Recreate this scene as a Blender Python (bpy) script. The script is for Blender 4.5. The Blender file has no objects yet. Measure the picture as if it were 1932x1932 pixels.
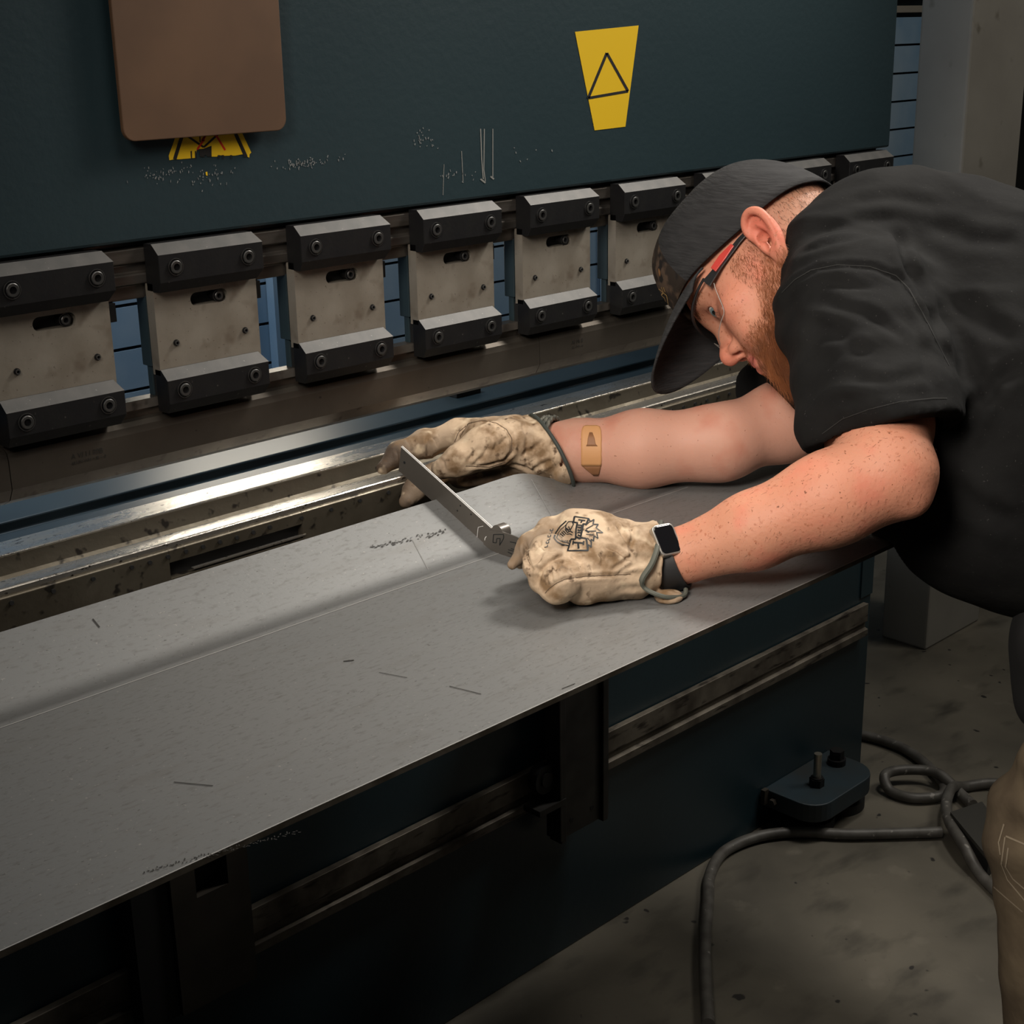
import bpy, bmesh, math, random
import numpy as np
from mathutils import Vector, Matrix, Quaternion
from mathutils.bvhtree import BVHTree
random.seed(7); RNG = np.random.default_rng(7)
S = bpy.context.scene
COL = S.collection
# ------------------------------------------------------------------ camera
CAM = np.array([-0.8981, -1.4772, 1.4793])
RW = np.array([[0.70933830, -0.70463173, -0.01825653],      # camera right
               [-0.23200877, -0.20894442, -0.95000745],     # camera down
               [0.66559079, 0.67811235, -0.31169303]])      # camera forward
FPX = 2800.0
cd = bpy.data.cameras.new('camera'); cam = bpy.data.objects.new('camera', cd); COL.objects.link(cam)
cd.sensor_width = 36; cd.lens = 36 * FPX / 1932; cd.clip_start = .05
M4 = Matrix.Identity(4)
for r in range(3):
    M4[r][0] = RW[0][r]; M4[r][1] = -RW[1][r]; M4[r][2] = -RW[2][r]; M4[r][3] = CAM[r]
cam.matrix_world = M4
S.camera = cam
# ------------------------------------------------------------------ world, lamps, exposure
S.view_settings.view_transform = 'Standard'; S.view_settings.look = 'None'
S.view_settings.gamma = 1; S.view_settings.use_curve_mapping = False
S.view_settings.exposure = 0.0
w = bpy.data.worlds.new('world'); S.world = w; w.use_nodes = True
w.node_tree.nodes['Background'].inputs[0].default_value = (.55, .68, .8, 1)
w.node_tree.nodes['Background'].inputs[1].default_value = .018
def area(name, loc, target, size, power, col, sy=None, spread=180):
    l = bpy.data.lights.new(name, 'AREA'); l.energy = power; l.color = col; l.size = size
    l.spread = math.radians(spread)
    if sy: l.shape = 'RECTANGLE'; l.size_y = sy
    o = bpy.data.objects.new(name, l); COL.objects.link(o); o.location = loc
    o.rotation_euler = (Vector(target) - Vector(loc)).to_track_quat('-Z', 'Y').to_euler()
    return o
area('key_light', (1.55, -.50, 2.45), (.30, -.35, .9), .34, 9.5, (1, .94, .86), spread=100)
area('overhead_light', (.1, -.75, 2.35), (.35, -.40, .9), .6, 2.6, (1, .94, .86), spread=100)
area('camera_side_light', (-1.0, -.95, 2.0), (.55, -.45, 1.02), .55, 4.4, (1, .9, .8), spread=58)
area('rear_light', (.0, .50, 2.3), (.3, .95, .9), .5, 20, (.86, .93, 1))
area('behind_machine_light', (.62, .80, 1.22), (.35, .1, .9), .32, .75, (1, .9, .74), sy=.14, spread=120)
area('far_side_light', (2.9, -1.4, 3.0), (1.9, -.1, 0), .8, 22, (1, .93, .82))

# ------------------------------------------------------------------ helpers
def at(px, py, d):
    """point seen at pixel (px,py) of the 1932 frame, d metres in front of the lens plane"""
    return CAM + RW.T @ np.array([(px - 966) / FPX * d, (py - 966) / FPX * d, d])
def dirpx(px, py):
    v = RW.T @ np.array([(px - 966) / FPX, (py - 966) / FPX, 1.0]); return v
def hit(px, py, ax, val):
    v = dirpx(px, py); return CAM + v * ((val - CAM[ax]) / v[ax])

def mat(name, col, rough=.5, metal=0, col2=None, scale=8, detail=6, fac=(.35, .65), bump=0, bscale=60, stretch=None,
        spec=None, rvar=0, attr=None, sss=0, spots=None, coat=0):
    m = bpy.data.materials.new(name); m.use_nodes = True; nt = m.node_tree; N = nt.nodes; L = nt.links
    b = N['Principled BSDF']; b.inputs['Roughness'].default_value = rough; b.inputs['Metallic'].default_value = metal
    b.inputs['Base Color'].default_value = (*col, 1)
    if spec is not None: b.inputs['Specular IOR Level'].default_value = spec
    if coat: b.inputs['Coat Weight'].default_value = coat
    if sss:
        b.inputs['Subsurface Weight'].default_value = sss; b.inputs['Subsurface Radius'].default_value = (.012, .005, .003)
        b.inputs['Subsurface Scale'].default_value = 1
    tc = N.new('ShaderNodeTexCoord'); mp = N.new('ShaderNodeMapping'); L.new(tc.outputs['Object'], mp.inputs[0])
    if stretch: mp.inputs['Scale'].default_value = stretch
    cur = None
    def mixc(a, bcol, f):
        mx = N.new('ShaderNodeMix'); mx.data_type = 'RGBA'
        if isinstance(a, tuple): mx.inputs[6].default_value = (*a, 1)
        else: L.new(a, mx.inputs[6])
        if isinstance(bcol, tuple): mx.inputs[7].default_value = (*bcol, 1)
        else: L.new(bcol, mx.inputs[7])
        L.new(f, mx.inputs[0]); return mx.outputs[2]
    cur = col
    if attr:
        a = N.new('ShaderNodeVertexColor'); a.layer_name = attr; cur = a.outputs[0]
    nz = N.new('ShaderNodeTexNoise'); nz.inputs['Scale'].default_value = scale; nz.inputs['Detail'].default_value = detail
    L.new(mp.outputs[0], nz.inputs[0])
    mr = N.new('ShaderNodeMapRange'); mr.inputs[1].default_value = fac[0]; mr.inputs[2].default_value = fac[1]; L.new(nz.outputs[0], mr.inputs[0])
    if col2:
        cur = mixc(cur, col2, mr.outputs[0])
    for sp in (spots or []):    # (colour, scale, threshold low, high[, stretch])
        vz = N.new('ShaderNodeTexNoise'); vz.inputs['Scale'].default_value = sp[1]; vz.inputs['Detail'].default_value = sp[5] if len(sp) > 5 else 2
        if len(sp) > 4 and sp[4]:
            m2 = N.new('ShaderNodeMapping'); m2.inputs['Scale'].default_value = sp[4][:3]
            if len(sp[4]) > 3: m2.inputs['Rotation'].default_value = (0, 0, sp[4][3])
            L.new(tc.outputs['Object'], m2.inputs[0]); L.new(m2.outputs[0], vz.inputs[0])
        else: L.new(tc.outputs['Object'], vz.inputs[0])
        r2 = N.new('ShaderNodeMapRange'); r2.inputs[1].default_value = sp[2]; r2.inputs[2].default_value = sp[3]; L.new(vz.outputs[0], r2.inputs[0])
        cur = mixc(cur, sp[0], r2.outputs[0])
    if not isinstance(cur, tuple): L.new(cur, b.inputs['Base Color'])
    if rvar:
        r3 = N.new('ShaderNodeMapRange'); r3.inputs[1].default_value = .3; r3.inputs[2].default_value = .7
        r3.inputs[3].default_value = rough - rvar; r3.inputs[4].default_value = rough + rvar
        L.new(nz.outputs[0], r3.inputs[0]); L.new(r3.outputs[0], b.inputs['Roughness'])
    if bump:
        bn = N.new('ShaderNodeTexNoise'); bn.inputs['Scale'].default_value = bscale; bn.inputs['Detail'].default_value = 5
        L.new(mp.outputs[0], bn.inputs[0])
        bp = N.new('ShaderNodeBump'); bp.inputs['Strength'].default_value = 1; bp.inputs['Distance'].default_value = bump
        L.new(bn.outputs[0], bp.inputs['Height']); L.new(bp.outputs[0], b.inputs['Normal'])
    return m

class MB:
    def __init__(s): s.v = []; s.f = []; s.m = []
    def add(s, vs, fs, mi=0):
        o = len(s.v); s.v += [tuple(map(float, p)) for p in vs]; s.f += [tuple(i + o for i in q) for q in fs]; s.m += [mi] * len(fs)
    def box(s, a, b, mi=0, bev=0):
        x0, y0, z0 = [min(a[i], b[i]) for i in range(3)]; x1, y1, z1 = [max(a[i], b[i]) for i in range(3)]
        if bev:
            bm = bmesh.new(); bmesh.ops.create_cube(bm, size=1)
            for v in bm.verts: v.co = Vector((x0 + (v.co.x + .5) * (x1 - x0), y0 + (v.co.y + .5) * (y1 - y0), z0 + (v.co.z + .5) * (z1 - z0)))
            bmesh.ops.bevel(bm, geom=bm.edges[:], offset=bev, segments=2, affect='EDGES', profile=.5)
            s.add([v.co[:] for v in bm.verts], [[v.index for v in f.verts] for f in bm.faces], mi); bm.free(); return s
        s.add([(x0, y0, z0), (x1, y0, z0), (x1, y1, z0), (x0, y1, z0), (x0, y0, z1), (x1, y0, z1), (x1, y1, z1), (x0, y1, z1)],
              [(0, 3, 2, 1), (4, 5, 6, 7), (0, 1, 5, 4), (1, 2, 6, 5), (2, 3, 7, 6), (3, 0, 4, 7)], mi); return s
    def prism(s, prof, x0, x1, mi=0, in0=None, in1=None):
        """profile of (y,z) points swept along x"""
        n = len(prof); in0 = in0 or [0] * n; in1 = in1 or [0] * n
        vs = [(x0 + in0[i], y, z) for i, (y, z) in enumerate(prof)] + [(x1 - in1[i], y, z) for i, (y, z) in enumerate(prof)]
        fs = [(i, (i + 1) % n, n + (i + 1) % n, n + i) for i in range(n)] + [tuple(range(n))[::-1], tuple(range(n, 2 * n))]
        s.add(vs, fs, mi); return s
    def cyl(s, a, b, r, n=24, mi=0, r2=None):
        a = Vector(a); b = Vector(b); r2 = r if r2 is None else r2
        q = (b - a).to_track_quat('Z', 'Y'); vs = []
        for c, rr in ((a, r), (b, r2)):
            for i in range(n):
                t = 2 * math.pi * i / n; vs.append(c + q @ Vector((rr * math.cos(t), rr * math.sin(t), 0)))
        s.add(vs, [(i, (i + 1) % n, n + (i + 1) % n, n + i) for i in range(n)] + [tuple(range(n))[::-1], tuple(range(n, 2 * n))], mi); return s
    def tube(s, pts, r, n=8, mi=0, closed=False):
        pts = [Vector(p) for p in pts]; m = len(pts); rr = r if hasattr(r, '__len__') else [r] * m
        up = Vector((.123, .3, .95)); vs = []
        for i, p in enumerate(pts):
            d = (pts[(i + 1) % m] if (closed or i < m - 1) else p) - (pts[i - 1] if (closed or i > 0) else p)
            if d.length < 1e-9: d = Vector((1, 0, 0))
            d.normalize(); a = d.cross(up)
            if a.length < 1e-3: a = d.cross(Vector((1, 0, 0)))
            a.normalize(); b = d.cross(a); up = -b if up.dot(b) < 0 else b
            for k in range(n):
                t = 2 * math.pi * k / n; vs.append(p + a * (rr[i] * math.cos(t)) + b * (rr[i] * math.sin(t)))
        fs = []
        for i in range(m if closed else m - 1):
            j = (i + 1) % m
            for k in range(n): fs.append((i * n + k, i * n + (k + 1) % n, j * n + (k + 1) % n, j * n + k))
        if not closed: fs += [tuple(range(n)), tuple((m - 1) * n + k for k in range(n))[::-1]]
        s.add(vs, fs, mi); return s
    def build(s, name, mats, parent=None, smooth=False, bevel=0, weld=False):
        me = bpy.data.meshes.new(name)
        off = Vector(parent_loc(parent))
        me.from_pydata([tuple(Vector(v) - off) for v in s.v], [], s.f)
        if not isinstance(mats, (list, tuple)): mats = [mats]
        for m in mats: me.materials.append(m)
        me.polygons.foreach_set('material_index', s.m)
        bm = bmesh.new(); bm.from_mesh(me); bmesh.ops.recalc_face_normals(bm, faces=bm.faces[:]); bm.to_mesh(me); bm.free()
        o = bpy.data.objects.new(name, me); COL.objects.link(o)
        if parent: o.parent = parent
        if smooth:
            me.polygons.foreach_set('use_smooth', [True] * len(me.polygons))
            try: me.set_sharp_from_angle(angle=math.radians(35))
            except Exception: pass
        if bevel:
            b = o.modifiers.new('b', 'BEVEL'); b.width = bevel; b.segments = 2; b.limit_method = 'ANGLE'; b.angle_limit = math.radians(30)
        return o
def parent_loc(p):
    t = Vector((0, 0, 0))
    while p is not None: t += p.location; p = p.parent
    return t
def tag(o, label=None, cat=None, group=None, kind=None):
    for k, v in (('label', label), ('category', cat), ('group', group), ('kind', kind)):
        if v: o[k] = v
    return o
def empty(name, loc, *a, **k):
    o = bpy.data.objects.new(name, None); COL.objects.link(o); o.location = loc; o.empty_display_size = .05
    return tag(o, *a, **k)
def copy_tree(o, parent=None):
    c = o.copy(); COL.objects.link(c); c.parent = parent
    for ch in list(o.children): copy_tree(ch, c)
    return c
def smooth_path(pts, n=8):
    P = [Vector(p) for p in pts]; out = []
    for i in range(len(P) - 1):
        p0 = P[max(i - 1, 0)]; p1 = P[i]; p2 = P[i + 1]; p3 = P[min(i + 2, len(P) - 1)]
        for k in range(n):
            t = k / n
            out.append(.5 * ((2 * p1) + (p2 - p0) * t + (2 * p0 - 5 * p1 + 4 * p2 - p3) * t * t + (3 * p1 - p0 - 3 * p2 + p3) * t ** 3))
    out.append(P[-1]); return out

# ------------------------------------------------------------------ materials
teal = mat('teal_paint', (.0155, .031, .037), .42, 0, (.013, .027, .033), 3, bump=.0004, bscale=90)
teal_table = mat('dark_teal_paint', (.014, .032, .041), .38, 0, (.011, .024, .031), 2.5, bump=.0003, bscale=60)
blue = mat('blue_paint', (.22, .30, .38), .5, 0, (.13, .22, .32), 5)
blueteal = mat('blue_teal_paint', (.020, .034, .041), .4, 0, (.015, .026, .032), 8)
blackox = mat('black_oxide_steel', (.006, .006, .007), .5, 0, (.009, .009, .009), 30, spec=.25, spots=[((.045, .043, .04), 200, .71, .76)], bump=.0002, bscale=200)
bevelm = mat('toplit_worn_oxide', (.062, .062, .060), .5, .3, (.085, .082, .078), 40, spots=[((.16, .155, .145), 260, .70, .76)])  # bevel paler than the face: light from above painted into its colour
plate = mat('ground_steel_plate', (.24, .217, .18), .48, .3, (.18, .157, .125), 22, fac=(.3, .7), bump=.0002, bscale=150,
            spots=[((.13, .105, .08), 34, .62, .78), ((.10, .08, .06), 300, .70, .75)])
railm = mat('oiled_rail_steel', (.15, .135, .12), .4, .75, (.09, .078, .065), 14, stretch=(.6, 8, 8), rvar=.08)
punchm = mat('hardened_punch_steel', (.115, .10, .082), .42, .7, (.075, .064, .052), 7, rvar=.06, bump=.0002, bscale=100,
             spots=[((.04, .035, .03), 90, .70, .76)])
punchedge = mat('bright_punch_edge', (.21, .19, .165), .45, .55, (.13, .115, .10), 18, spots=[((.07, .06, .05), 50, .60, .72)])
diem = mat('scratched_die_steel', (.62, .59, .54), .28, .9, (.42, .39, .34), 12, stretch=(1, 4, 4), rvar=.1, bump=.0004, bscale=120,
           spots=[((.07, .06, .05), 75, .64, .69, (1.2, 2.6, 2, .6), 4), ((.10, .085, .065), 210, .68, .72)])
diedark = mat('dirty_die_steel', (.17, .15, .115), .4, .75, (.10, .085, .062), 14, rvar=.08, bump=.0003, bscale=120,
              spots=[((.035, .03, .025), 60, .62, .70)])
black = mat('black_gap', (.006, .006, .006), .7)
sheetm = mat('mill_finish_steel_sheet', (.238, .24, .236), .52, .55, (.195, .20, .198), 3.2, detail=8, fac=(.3, .7), rvar=.05, bump=.00012, bscale=260,
             spots=[((.20, .198, .19), 10, .56, .80, (1, 5, 1), 9), ((.165, .163, .157), 90, .54, .76, (1, 3, 1, .12), 8), ((.12, .118, .112), 210, .66, .73, (1, 2, 1), 4), ((.30, .29, .275), 240, .70, .74)])
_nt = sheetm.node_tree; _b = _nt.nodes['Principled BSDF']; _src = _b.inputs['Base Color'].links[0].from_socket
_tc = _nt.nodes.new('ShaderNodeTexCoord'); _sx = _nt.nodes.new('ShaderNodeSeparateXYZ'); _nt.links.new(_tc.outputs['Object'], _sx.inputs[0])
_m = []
for _a, _c, _d, _e in ((-.284, -.278, 0, 1), (-.274, -.254, 1, 0)):      # soft dark band paints the shading of the curved bend into the sheet colour
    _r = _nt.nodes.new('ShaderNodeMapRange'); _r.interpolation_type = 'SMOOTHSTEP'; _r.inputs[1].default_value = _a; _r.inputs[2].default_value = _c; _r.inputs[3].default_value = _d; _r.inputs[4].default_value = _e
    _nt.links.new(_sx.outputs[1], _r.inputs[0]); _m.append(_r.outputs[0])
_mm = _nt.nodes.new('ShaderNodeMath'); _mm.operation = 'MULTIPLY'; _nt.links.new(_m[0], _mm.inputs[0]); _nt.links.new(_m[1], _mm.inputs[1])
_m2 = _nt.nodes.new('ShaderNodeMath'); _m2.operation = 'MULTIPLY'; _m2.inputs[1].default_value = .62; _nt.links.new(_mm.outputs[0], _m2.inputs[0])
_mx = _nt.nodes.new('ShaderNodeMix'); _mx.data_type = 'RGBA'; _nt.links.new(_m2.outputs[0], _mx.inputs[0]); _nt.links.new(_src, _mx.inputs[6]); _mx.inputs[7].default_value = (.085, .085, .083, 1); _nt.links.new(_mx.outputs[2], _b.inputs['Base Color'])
sheetedge = mat('sheared_sheet_edge', (.20, .18, .15), .4, .8, (.10, .085, .065), 40)
rusty = mat('rusty_flat_rail', (.17, .15, .12), .55, .5, (.055, .045, .035), 16, bump=.0004, bscale=90,
            spots=[((.035, .028, .022), 30, .58, .68, (.6, 3, 3)), ((.17, .15, .125), 12, .66, .8)])
armblk = mat('black_painted_arm', (.009, .0085, .008), .5, .1, (.026, .024, .022), 20, bump=.0002)
armbrown = mat('brown_oiled_block', (.05, .043, .035), .5, .3, (.03, .026, .02), 14)
floorm = mat('stained_concrete', (.145, .13, .10), .62, 0, (.068, .061, .047), 3.2, detail=10, fac=(.32, .68), bump=.002, bscale=14,
             spots=[((.045, .04, .03), 7, .54, .74, (1, 2.2, 1, .5), 10), ((.012, .01, .008), 26, .70, .73), ((.19, .17, .135), 9, .64, .8, None, 8)])
wallm = mat('grey_wall_paint', (.06, .06, .052), .8, 0, (.05, .05, .044), 1.5)
colm = mat('grey_column_paint', (.22, .21, .185), .55, 0, (.18, .17, .15), 4, bump=.0004, bscale=40, spots=[((.12, .11, .09), 18, .68, .76)])
shelfm = mat('cream_shelf_edge', (.33, .30, .25), .6)
brass = mat('zinc_threaded_rod', (.42, .39, .33), .35, .9)
cablem = mat('grey_rubber_cable', (.10, .095, .085), .5, 0, (.06, .055, .048), 40, spots=[((.22, .21, .19), 60, .66, .72)])
brownboard = mat('brown_hardboard', (.10, .052, .025), .6, 0, (.075, .038, .018), 9)
yellow = mat('yellow_sticker', (.62, .40, .012), .45)
stkblack = mat('sticker_black', (.012, .012, .012), .5)
stkred = mat('sticker_red', (.50, .02, .012), .5)
scuffm = mat('bare_scuff', (.16, .17, .17), .5)
scuffw = mat('white_scratch', (.20, .20, .19), .5)
# ------------------------------------------------------------------ setting
tag(MB().box((-4, -4, -.05), (7, 5, 0)).build('floor', floorm), kind='structure')
tag(MB().box((-4, 4.0, 0), (7, 4.1, 3.6)).build('wall_back', wallm), kind='structure')
tag(MB().box((6.4, -4, 0), (6.5, 4.0, 3.6)).build('wall_right', wallm), kind='structure')

# ------------------------------------------------------------------ press brake body
def arc(cx, cy, r, a0, a1, n=6): return [(cx + r * math.cos(math.radians(a0 + (a1 - a0) * i / n)), cy + r * math.sin(math.radians(a0 + (a1 - a0) * i / n))) for i in range(n + 1)]
brake = empty('press_brake', (.2, .1, 0), 'large dark teal press brake machine with its ram above and bed table below', 'press brake')
XL, XR = -1.35, 1.557
MB().box((XL, .022, 1.254), (XR + .006, .16, 2.9), bev=.004).build('ram', teal, brake)
r_ = MB()
r_.prism([(.040, 1.248), (.030, 1.246), (.030, 1.230), (.036, 1.228), (.036, 1.219), (.030, 1.217), (.030, 1.206), (.037, 1.204), (.037, 1.188), (.09, 1.188), (.09, 1.254), (.040, 1.254)], XL, XR - .01)
r_.build('ram_rail', railm, brake, bevel=.0012)
MB().box((XL, .0, .0), (XR, .022, .80), bev=.003).build('table_face', teal_table, brake)
MB().box((XL, .022, .02), (XR, .16, .80)).build('table_core', teal_table, brake)
MB().box((1.515, -.003, .385), (1.5565, .02, .80)).build('end_plate', teal_table, brake)
MB().prism([(-.002, .374), (-.014, .374), (-.014, .336), (-.009, .334), (-.009, .322), (-.016, .320), (-.016, .306), (-.002, .306)], XL, 1.527).build('guide_rail', rusty, brake, bevel=.001)
# deck behind the die, stepping down
MB().prism([(.114, .900), (.114, .80), (.50, .80), (.50, .905), (.212, .905), (.210, .892), (.186, .892), (.184, .900)], XL, XR - .05).build('rear_deck', blueteal, brake, bevel=.002)
# side frame seen behind the far end
MB().box((1.50, .17, .0), (1.56, .62, .80)).build('side_frame', blueteal, brake)
# levelling foot
ft = MB()
px = [(1.213, 0), (1.213, -.06)] + [(1.213 + .045 - .045 * math.cos(math.radians(a)), -.078 - .045 * math.sin(math.radians(a))) for a in range(0, 91, 15)] + \
     [(1.375 + .055 * math.sin(math.radians(a)), -.068 - .055 * math.cos(math.radians(a)) + .0) for a in range(0, 91, 15)] + [(1.43, 0)]
n = len(px)
ft.add([(x, y, .045) for x, y in px] + [(x, y, .082) for x, y in px], [tuple(range(n))[::-1], tuple(range(n, 2 * n))] + [(i, (i + 1) % n, n + (i + 1) % n, n + i) for i in range(n)])
foot = ft.build('levelling_foot', [mat('oily_teal_foot', (.016, .020, .021), .5, 0, (.012, .026, .036), 9)], brake, bevel=.002)
fc = MB(); fc.cyl((1.291, -.067, .082), (1.291, -.067, .150), .0075, 20); fc.build('threaded_rod', brass, foot, smooth=True)
fc = MB(); fc.cyl((1.291, -.067, .082), (1.291, -.067, .098), .0145, 6); fc.cyl((1.291, -.067, .098), (1.291, -.067, .1005), .012, 20); fc.build('hex_nut', blackox, foot)
fc = MB(); fc.cyl((1.392, -.045, .082), (1.392, -.045, .094), .018, 20); fc.cyl((1.392, -.045, .094), (1.392, -.045, .112), .014, 6); fc.build('bolt', blackox, foot)
fc = MB(); fc.cyl((1.285, -.045, 0), (1.285, -.045, .020), .060, 40); fc.cyl((1.285, -.055, .020), (1.285, -.055, .045), .04, 24)
fc.cyl((1.385, -.05, 0), (1.385, -.05, .02), .058, 40); fc.build('rubber_pad', black, foot, smooth=True)
fc = MB(); fc.box((1.200, -.012, .055), (1.213, -.003, .085)); fc.cyl((1.213, -.025, .062), (1.203, -.025, .062), .008, 6); fc.build('bracket_bolt', armbrown, foot)

# ------------------------------------------------------------------ punch holders (nine)
def bolt(mb, x, y, z, r, ring=True):
    """socket head screw facing -y: mats 0 dark, 1 rim"""
    n = 24
    c = [(math.cos(2 * math.pi * i / n), math.sin(2 * math.pi * i / n)) for i in range(n)]
    def ringv(rr, yy): return [(x + a * rr, yy, z + b * rr) for a, b in c]
    prof = [(r * 1.32, y, 0), (r * 1.28, y - .0012, 1), (r * 1.16, y - .0012, 1), (r * 1.1, y + .0006, 0), (r, y + .0006, 0), (r * .98, y - .0026, 1), (r * .86, y - .0032, 1), (r * .52, y - .003, 0), (r * .5, y + .0005, 0)]
    vs = []; fs = []; ms = []
    for rr, yy, _ in prof: vs += ringv(rr, yy)
    for k in range(len(prof) - 1):
        for i in range(n): fs.append((k * n + i, k * n + (i + 1) % n, (k + 1) * n + (i + 1) % n, (k + 1) * n + i)); ms.append(prof[k][2])
    fs.append(tuple((len(prof) - 1) * n + i for i in range(n))); ms.append(0)
    o = len(mb.v); mb.v += vs; mb.f += [tuple(i + o for i in q) for q in fs]; mb.m += ms
rimm = mat('screw_rim', (.07, .07, .068), .4, .7)
def clamp(name, zt, zb, y0, zback, root, top_in, bot_in):
    m = MB()
    zm = zb + .012
    prof = [(y0 + .013, zt + .0115), (y0, zt), (y0, zm), (y0 + .006, zb), (.030, zb), (.030, zt + .0115)]
    W = .1435
    n = 6
    in1 = [top_in, 0, 0, bot_in, bot_in, top_in]; in0 = [0, 0, 0, 0, 0, 0]
    vs = [(in0[i], y, z) for i, (y, z) in enumerate(prof)] + [(W - in1[i], y, z) for i, (y, z) in enumerate(prof)]
    fs = [(i, (i + 1) % n, n + (i + 1) % n, n + i) for i in range(n)]
    m.add(vs, [fs[0]], 1); m.add(vs, fs[1:] + [tuple(range(n))[::-1], tuple(range(n, 2 * n))], 0)
    o = m.build(name, [blackox, bevelm], root, bevel=.0009)
    for bx in (.0215, .121):
        b = MB(); bolt(b, bx + 0, y0, (zt + zm) / 2 + .0005, .0078); b.build('clamp_bolt', [blackox, rimm], o, smooth=True)
    return o
def make_holder():
    root = empty('punch_holder', (0, 0, 1.1))
    clamp('upper_clamp', 1.2395, 1.196, 0.0, 1.25, root, .006, .007)
    clamp('lower_clamp', 1.0935, 1.054, 0.004, 1.108, root, .006, .005)
    # plate with a slotted hole (slot cut as real geometry)
    x0, x1, z0, z1 = .0, .1425, 1.098, 1.205; y0, y1 = .018, .0335
    cx, cz, hl, rr = .0745, 1.1805, .018, .0078
    loop = [(cx + hl + rr * math.cos(a), cz + rr * math.sin(a)) for a in np.linspace(-math.pi / 2, math.pi / 2, 11)] + \
           [(cx - hl + rr * math.cos(a), cz + rr * math.sin(a)) for a in np.linspace(math.pi / 2, 3 * math.pi / 2, 11)]
    n = len(loop)
    def outer(p):   # push from the slot centre to the rectangle
        dx, dz = p[0] - cx, p[1] - cz; t = 1e9
        if dx > 1e-9: t = min(t, (x1 - cx) / dx)
        if dx < -1e-9: t = min(t, (x0 - cx) / dx)
        if dz > 1e-9: t = min(t, (z1 - cz) / dz)
        if dz < -1e-9: t = min(t, (z0 - cz) / dz)
        return (cx + dx * t, cz + dz * t)
    out = [outer(p) for p in loop]
    for c in ((x0, z0), (x1, z0), (x0, z1), (x1, z1)):
        k = min(range(n), key=lambda i: (out[i][0] - c[0]) ** 2 + (out[i][1] - c[1]) ** 2); out[k] = c
    m = MB()
    vs = [(x, y0, z) for x, z in loop] + [(x, y0, z) for x, z in out] + [(x, y1, z) for x, z in loop] + [(x, y1, z) for x, z in out]
    fs = []
    for i in range(n):
        j = (i + 1) % n
        fs += [(i, j, n + j, n + i), (2 * n + i, 3 * n + i, 3 * n + j, 2 * n + j), (i, 2 * n + i, 2 * n + j, j), (n + i, n + j, 3 * n + j, 3 * n + i)]
    m.add(vs, fs); p = m.build('body_plate', [plate], root)
    MB().box((.03, .0337, 1.165), (.12, .0345, 1.196)).build('slot_backing', black, p)
    b = MB(); bolt(b, .0875, .019, 1.1805, .0056); b.cyl((.0875, .0215, 1.1805), (.0875, .033, 1.1805), .0056, 20)
    b.build('slot_screw', [blackox, rimm], p, smooth=True)
    for bx in (.0245, .1215):
        b = MB(); bolt(b, bx, .018, 1.1335, .0030); b.build('set_screw', [blackox, rimm], p, smooth=True)
    MB().box((0.0, .036, 1.106), (.138, .056, 1.190)).box((.002, .040, 1.070), (.1, .050, 1.106)).build('wedge_plate', blueteal, root, bevel=.0012)
    MB().box((.138, .034, 1.166), (.160, .046, 1.1875)).build('stop_block', black, root, bevel=.0006)
    MB().box((.004, .0335, 1.062), (.03, .05, 1.098)).build('lower_stop', black, root)
    return root
proto = make_holder()
LBL = ['punch holder cut off by the left edge of the photo, above the stamped number',
       'second punch holder from the left, just under the torn warning sticker',
       'third punch holder from the left, above the black slot in the die rail',
       'fourth punch holder from the left, below the thin white scratches on the ram',
       'fifth punch holder from the left, two places left of the black cap',
       'sixth punch holder from the left, whose lower clamp is partly behind the camouflage cap',
       'seventh punch holder, only its dark upper clamp visible above the cap crown',
       'eighth punch holder, slot visible just above the nape of the neck',
       'farthest and last punch holder, at the right end of the ram by the grey column']
for i in range(9):
    o = proto if i == 8 else copy_tree(proto)
    o.location = (.2 * (i - 1), 0, 1.1)
    tag(o, LBL[i], 'punch holder', 'punch holders clamped along the ram')

# ------------------------------------------------------------------ punches
PP = [(.033, 1.071), (.033, 1.0600), (.038, 1.0590), (.038, 1.0500), (.030, 1.0485), (.024, 1.0440), (.022, 1.036), (.022, 1.0035), (.031, .989), (.0485, .9805), (.052, .9805), (.062, 1.0035), (.062, 1.044), (.052, 1.05), (.052, 1.071)]
def punch(x0, x1, lab):
    root = empty('punch', (x0, .045, .98), lab, 'punch', 'long punch sections under the holders')
    m = MB(); n = len(PP)
    vs = [(x0, y, z) for y, z in PP] + [(x1, y, z) for y, z in PP]
    for i in range(n): m.add([vs[i], vs[(i + 1) % n], vs[n + (i + 1) % n], vs[n + i]], [(0, 1, 2, 3)], 1 if i in (0, 7, 8) else 0)
    m.add(vs, [tuple(range(n))[::-1], tuple(range(n, 2 * n))], 0)
    m.build('blade', [punchm, punchedge], root)
    return root
pa = punch(-1.03, -.1965, 'short visible end of the punch section at the left frame edge')
pb = punch(-.1955, .6365, 'long middle punch section with stamped numbers near its left end')
pc = punch(.6375, 1.47, 'right-hand punch section that runs behind the capped head')
def textmesh(name, txt, size, loc, rot, m, parent, ext=.0001, sx=1, align='LEFT'):
    cu = bpy.data.curves.new(name, 'FONT'); cu.body = txt; cu.size = size; cu.extrude = ext; cu.align_x = align
    to = bpy.data.objects.new(name, cu); COL.objects.link(to)
    bpy.context.view_layer.update()
    me = bpy.data.meshes.new_from_object(to.evaluated_get(bpy.context.evaluated_depsgraph_get()))
    COL.objects.unlink(to); bpy.data.objects.remove(to)
    me.materials.clear(); me.materials.append(m)
    o = bpy.data.objects.new(name, me); COL.objects.link(o)
    o.parent = parent; o.location = Vector(loc) - Vector(parent_loc(parent)); o.rotation_euler = rot; o.scale = (sx, 1, 1)
    return o
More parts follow.
